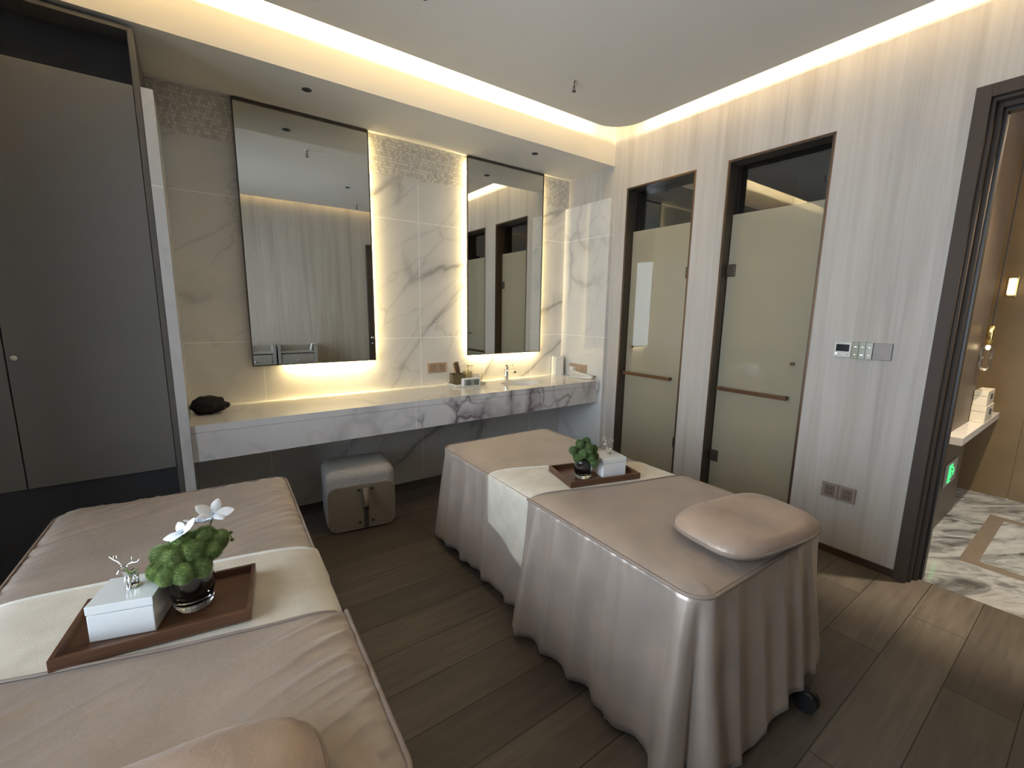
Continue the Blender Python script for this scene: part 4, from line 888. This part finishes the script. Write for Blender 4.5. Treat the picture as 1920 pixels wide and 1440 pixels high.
def keepsake(x, y, z, sx, sy, h, label):
    o = thing('hinged_box', label, 'box', (x, y, z), 0, 'cream boxes on the hall shelf')
    link('body', B(((-sx, -sy, 0), (sx, sy, h * 0.66)), bev=0.002), M_cream, o); link('lid', B(((-sx, -sy, h * 0.68), (sx, sy, h)), bev=0.002), M_cream, o)
    bm = bmesh.new(); box(bm, (sx, -0.012, h * 0.42), (sx + 0.008, 0.012, h * 0.78), 0.002); tube(bm, [(sx + 0.008, 0, h * 0.58), (sx + 0.022, 0, h * 0.52)], 0.006, 10); box(bm, (-0.015, -sy - 0.008, h * 0.42), (0.015, -sy, h * 0.78), 0.002); link('clasp', bm, M_metalgrey, o)
keepsake(1.72, -2.932, 0.7225, 0.16, 0.040, 0.125, 'cream hinged box lying on the hall shelf under another box')
keepsake(1.70, -2.930, 0.8480, 0.14, 0.037, 0.115, 'cream hinged box with dark clasp, topmost of the two on the hall shelf')
pn = thing('pendant_lamp', 'hall pendant lamp with gold socket and clear glass shade above the boxes', 'pendant lamp', (1.435, -2.934, 2.90))
bm = bmesh.new(); tube(bm, [(0, 0, 0.049), (0, 0, -1.46)], 0.0035, 8); lathe(bm, [(0, 0), (0.03, 0), (0.03, -0.02), (0, -0.02)], 20); link('cord', bm, M_dark, pn)
bm = bmesh.new(); lathe(bm, [(0, -1.45), (0.020, -1.45), (0.020, -1.585), (0, -1.585)], 24); link('socket', bm, M_gold, pn, True)
bm = bmesh.new(); lathe(bm, [(0.018, -1.587), (0.045, -1.60), (0.058, -1.64), (0.050, -1.675), (0.038, -1.690), (0.050, -1.72), (0.046, -1.755), (0.020, -1.772), (0.0, -1.774)], 32, sy=0.68); link('glass_shade', bm, M_glass, pn, True)
bm = bmesh.new(); lathe(bm, [(0, -1.588), (0.010, -1.59), (0.013, -1.605), (0.008, -1.62), (0, -1.622)], 16); link('bulb', bm, M_bulb, pn, True)
sc = thing('wall_sconce', 'small glowing rectangular wall light on the bronze hall wall', 'wall light', (HX, -2.905, 1.76))
link('backplate', B(((-0.012, -0.03, -0.08), (-0.0005, 0.03, 0.08)), bev=0.002), M_gold, sc); link('glow_block', B(((-0.050, -0.020, -0.065), (-0.012, 0.020, 0.065)), bev=0.004), M_sconce, sc)
# exit sign on the hall side wall
ex = thing('exit_sign', 'green lit running-man exit sign low on the hall side wall', 'exit sign', (1.20, -2.8905, 0.39))
link('plate', B(((-0.175, -0.010, -0.085), (0.175, -0.0002, 0.085)), bev=0.003), M_plate, ex)
bm = bmesh.new()
def seg2(p, q, w_):
    p, q = Vector((p[0], p[1])), Vector((q[0], q[1])); d = (q - p).normalized(); n_ = Vector((-d.y, d.x)) * w_ * 0.39
    prism(bm, [tuple(p + n_), tuple(q + n_), tuple(q - n_), tuple(p - n_)], -0.0125, -0.0102, axes=(0, 2, 1))
for p, q in (((-0.085, -0.06), (-0.085, 0.06)), ((-0.092, 0.06), (0.0, 0.06)), ((0.0, 0.067), (0.0, 0.03)), ((-0.092, -0.06), (-0.01, -0.06))): seg2(p, q, 0.014)
seg2((-0.045, 0.025), (-0.030, -0.010), 0.024); seg2((-0.040, 0.018), (-0.066, 0.004), 0.010); seg2((-0.038, 0.020), (-0.008, 0.010), 0.010); seg2((-0.030, -0.008), (-0.060, -0.042), 0.012); seg2((-0.032, -0.006), (0.000, -0.020), 0.012); seg2((0.0, -0.020), (0.002, -0.046), 0.011)
lathe(bm, [(0, 0.0021), (0.012, 0.0021), (0.012, 0.0)], 18)
for v in bm.verts:
    if -1e-6 <= v.co.z <= 0.0022 and v.co.y > -0.0125 and abs(v.co.x) <= 0.0121 and abs(v.co.y) <= 0.0121 and v.co.y != -0.0102 and v.co.y != -0.0125: v.co = Vector((-0.048 + v.co.x, -0.0102 - v.co.z, 0.043 + v.co.y))
seg2((0.020, 0.0), (0.075, 0.0), 0.014); seg2((0.050, 0.030), (0.080, -0.002), 0.014); seg2((0.050, -0.030), (0.080, 0.002), 0.014)
link('green_pictogram', bm, M_green, ex)
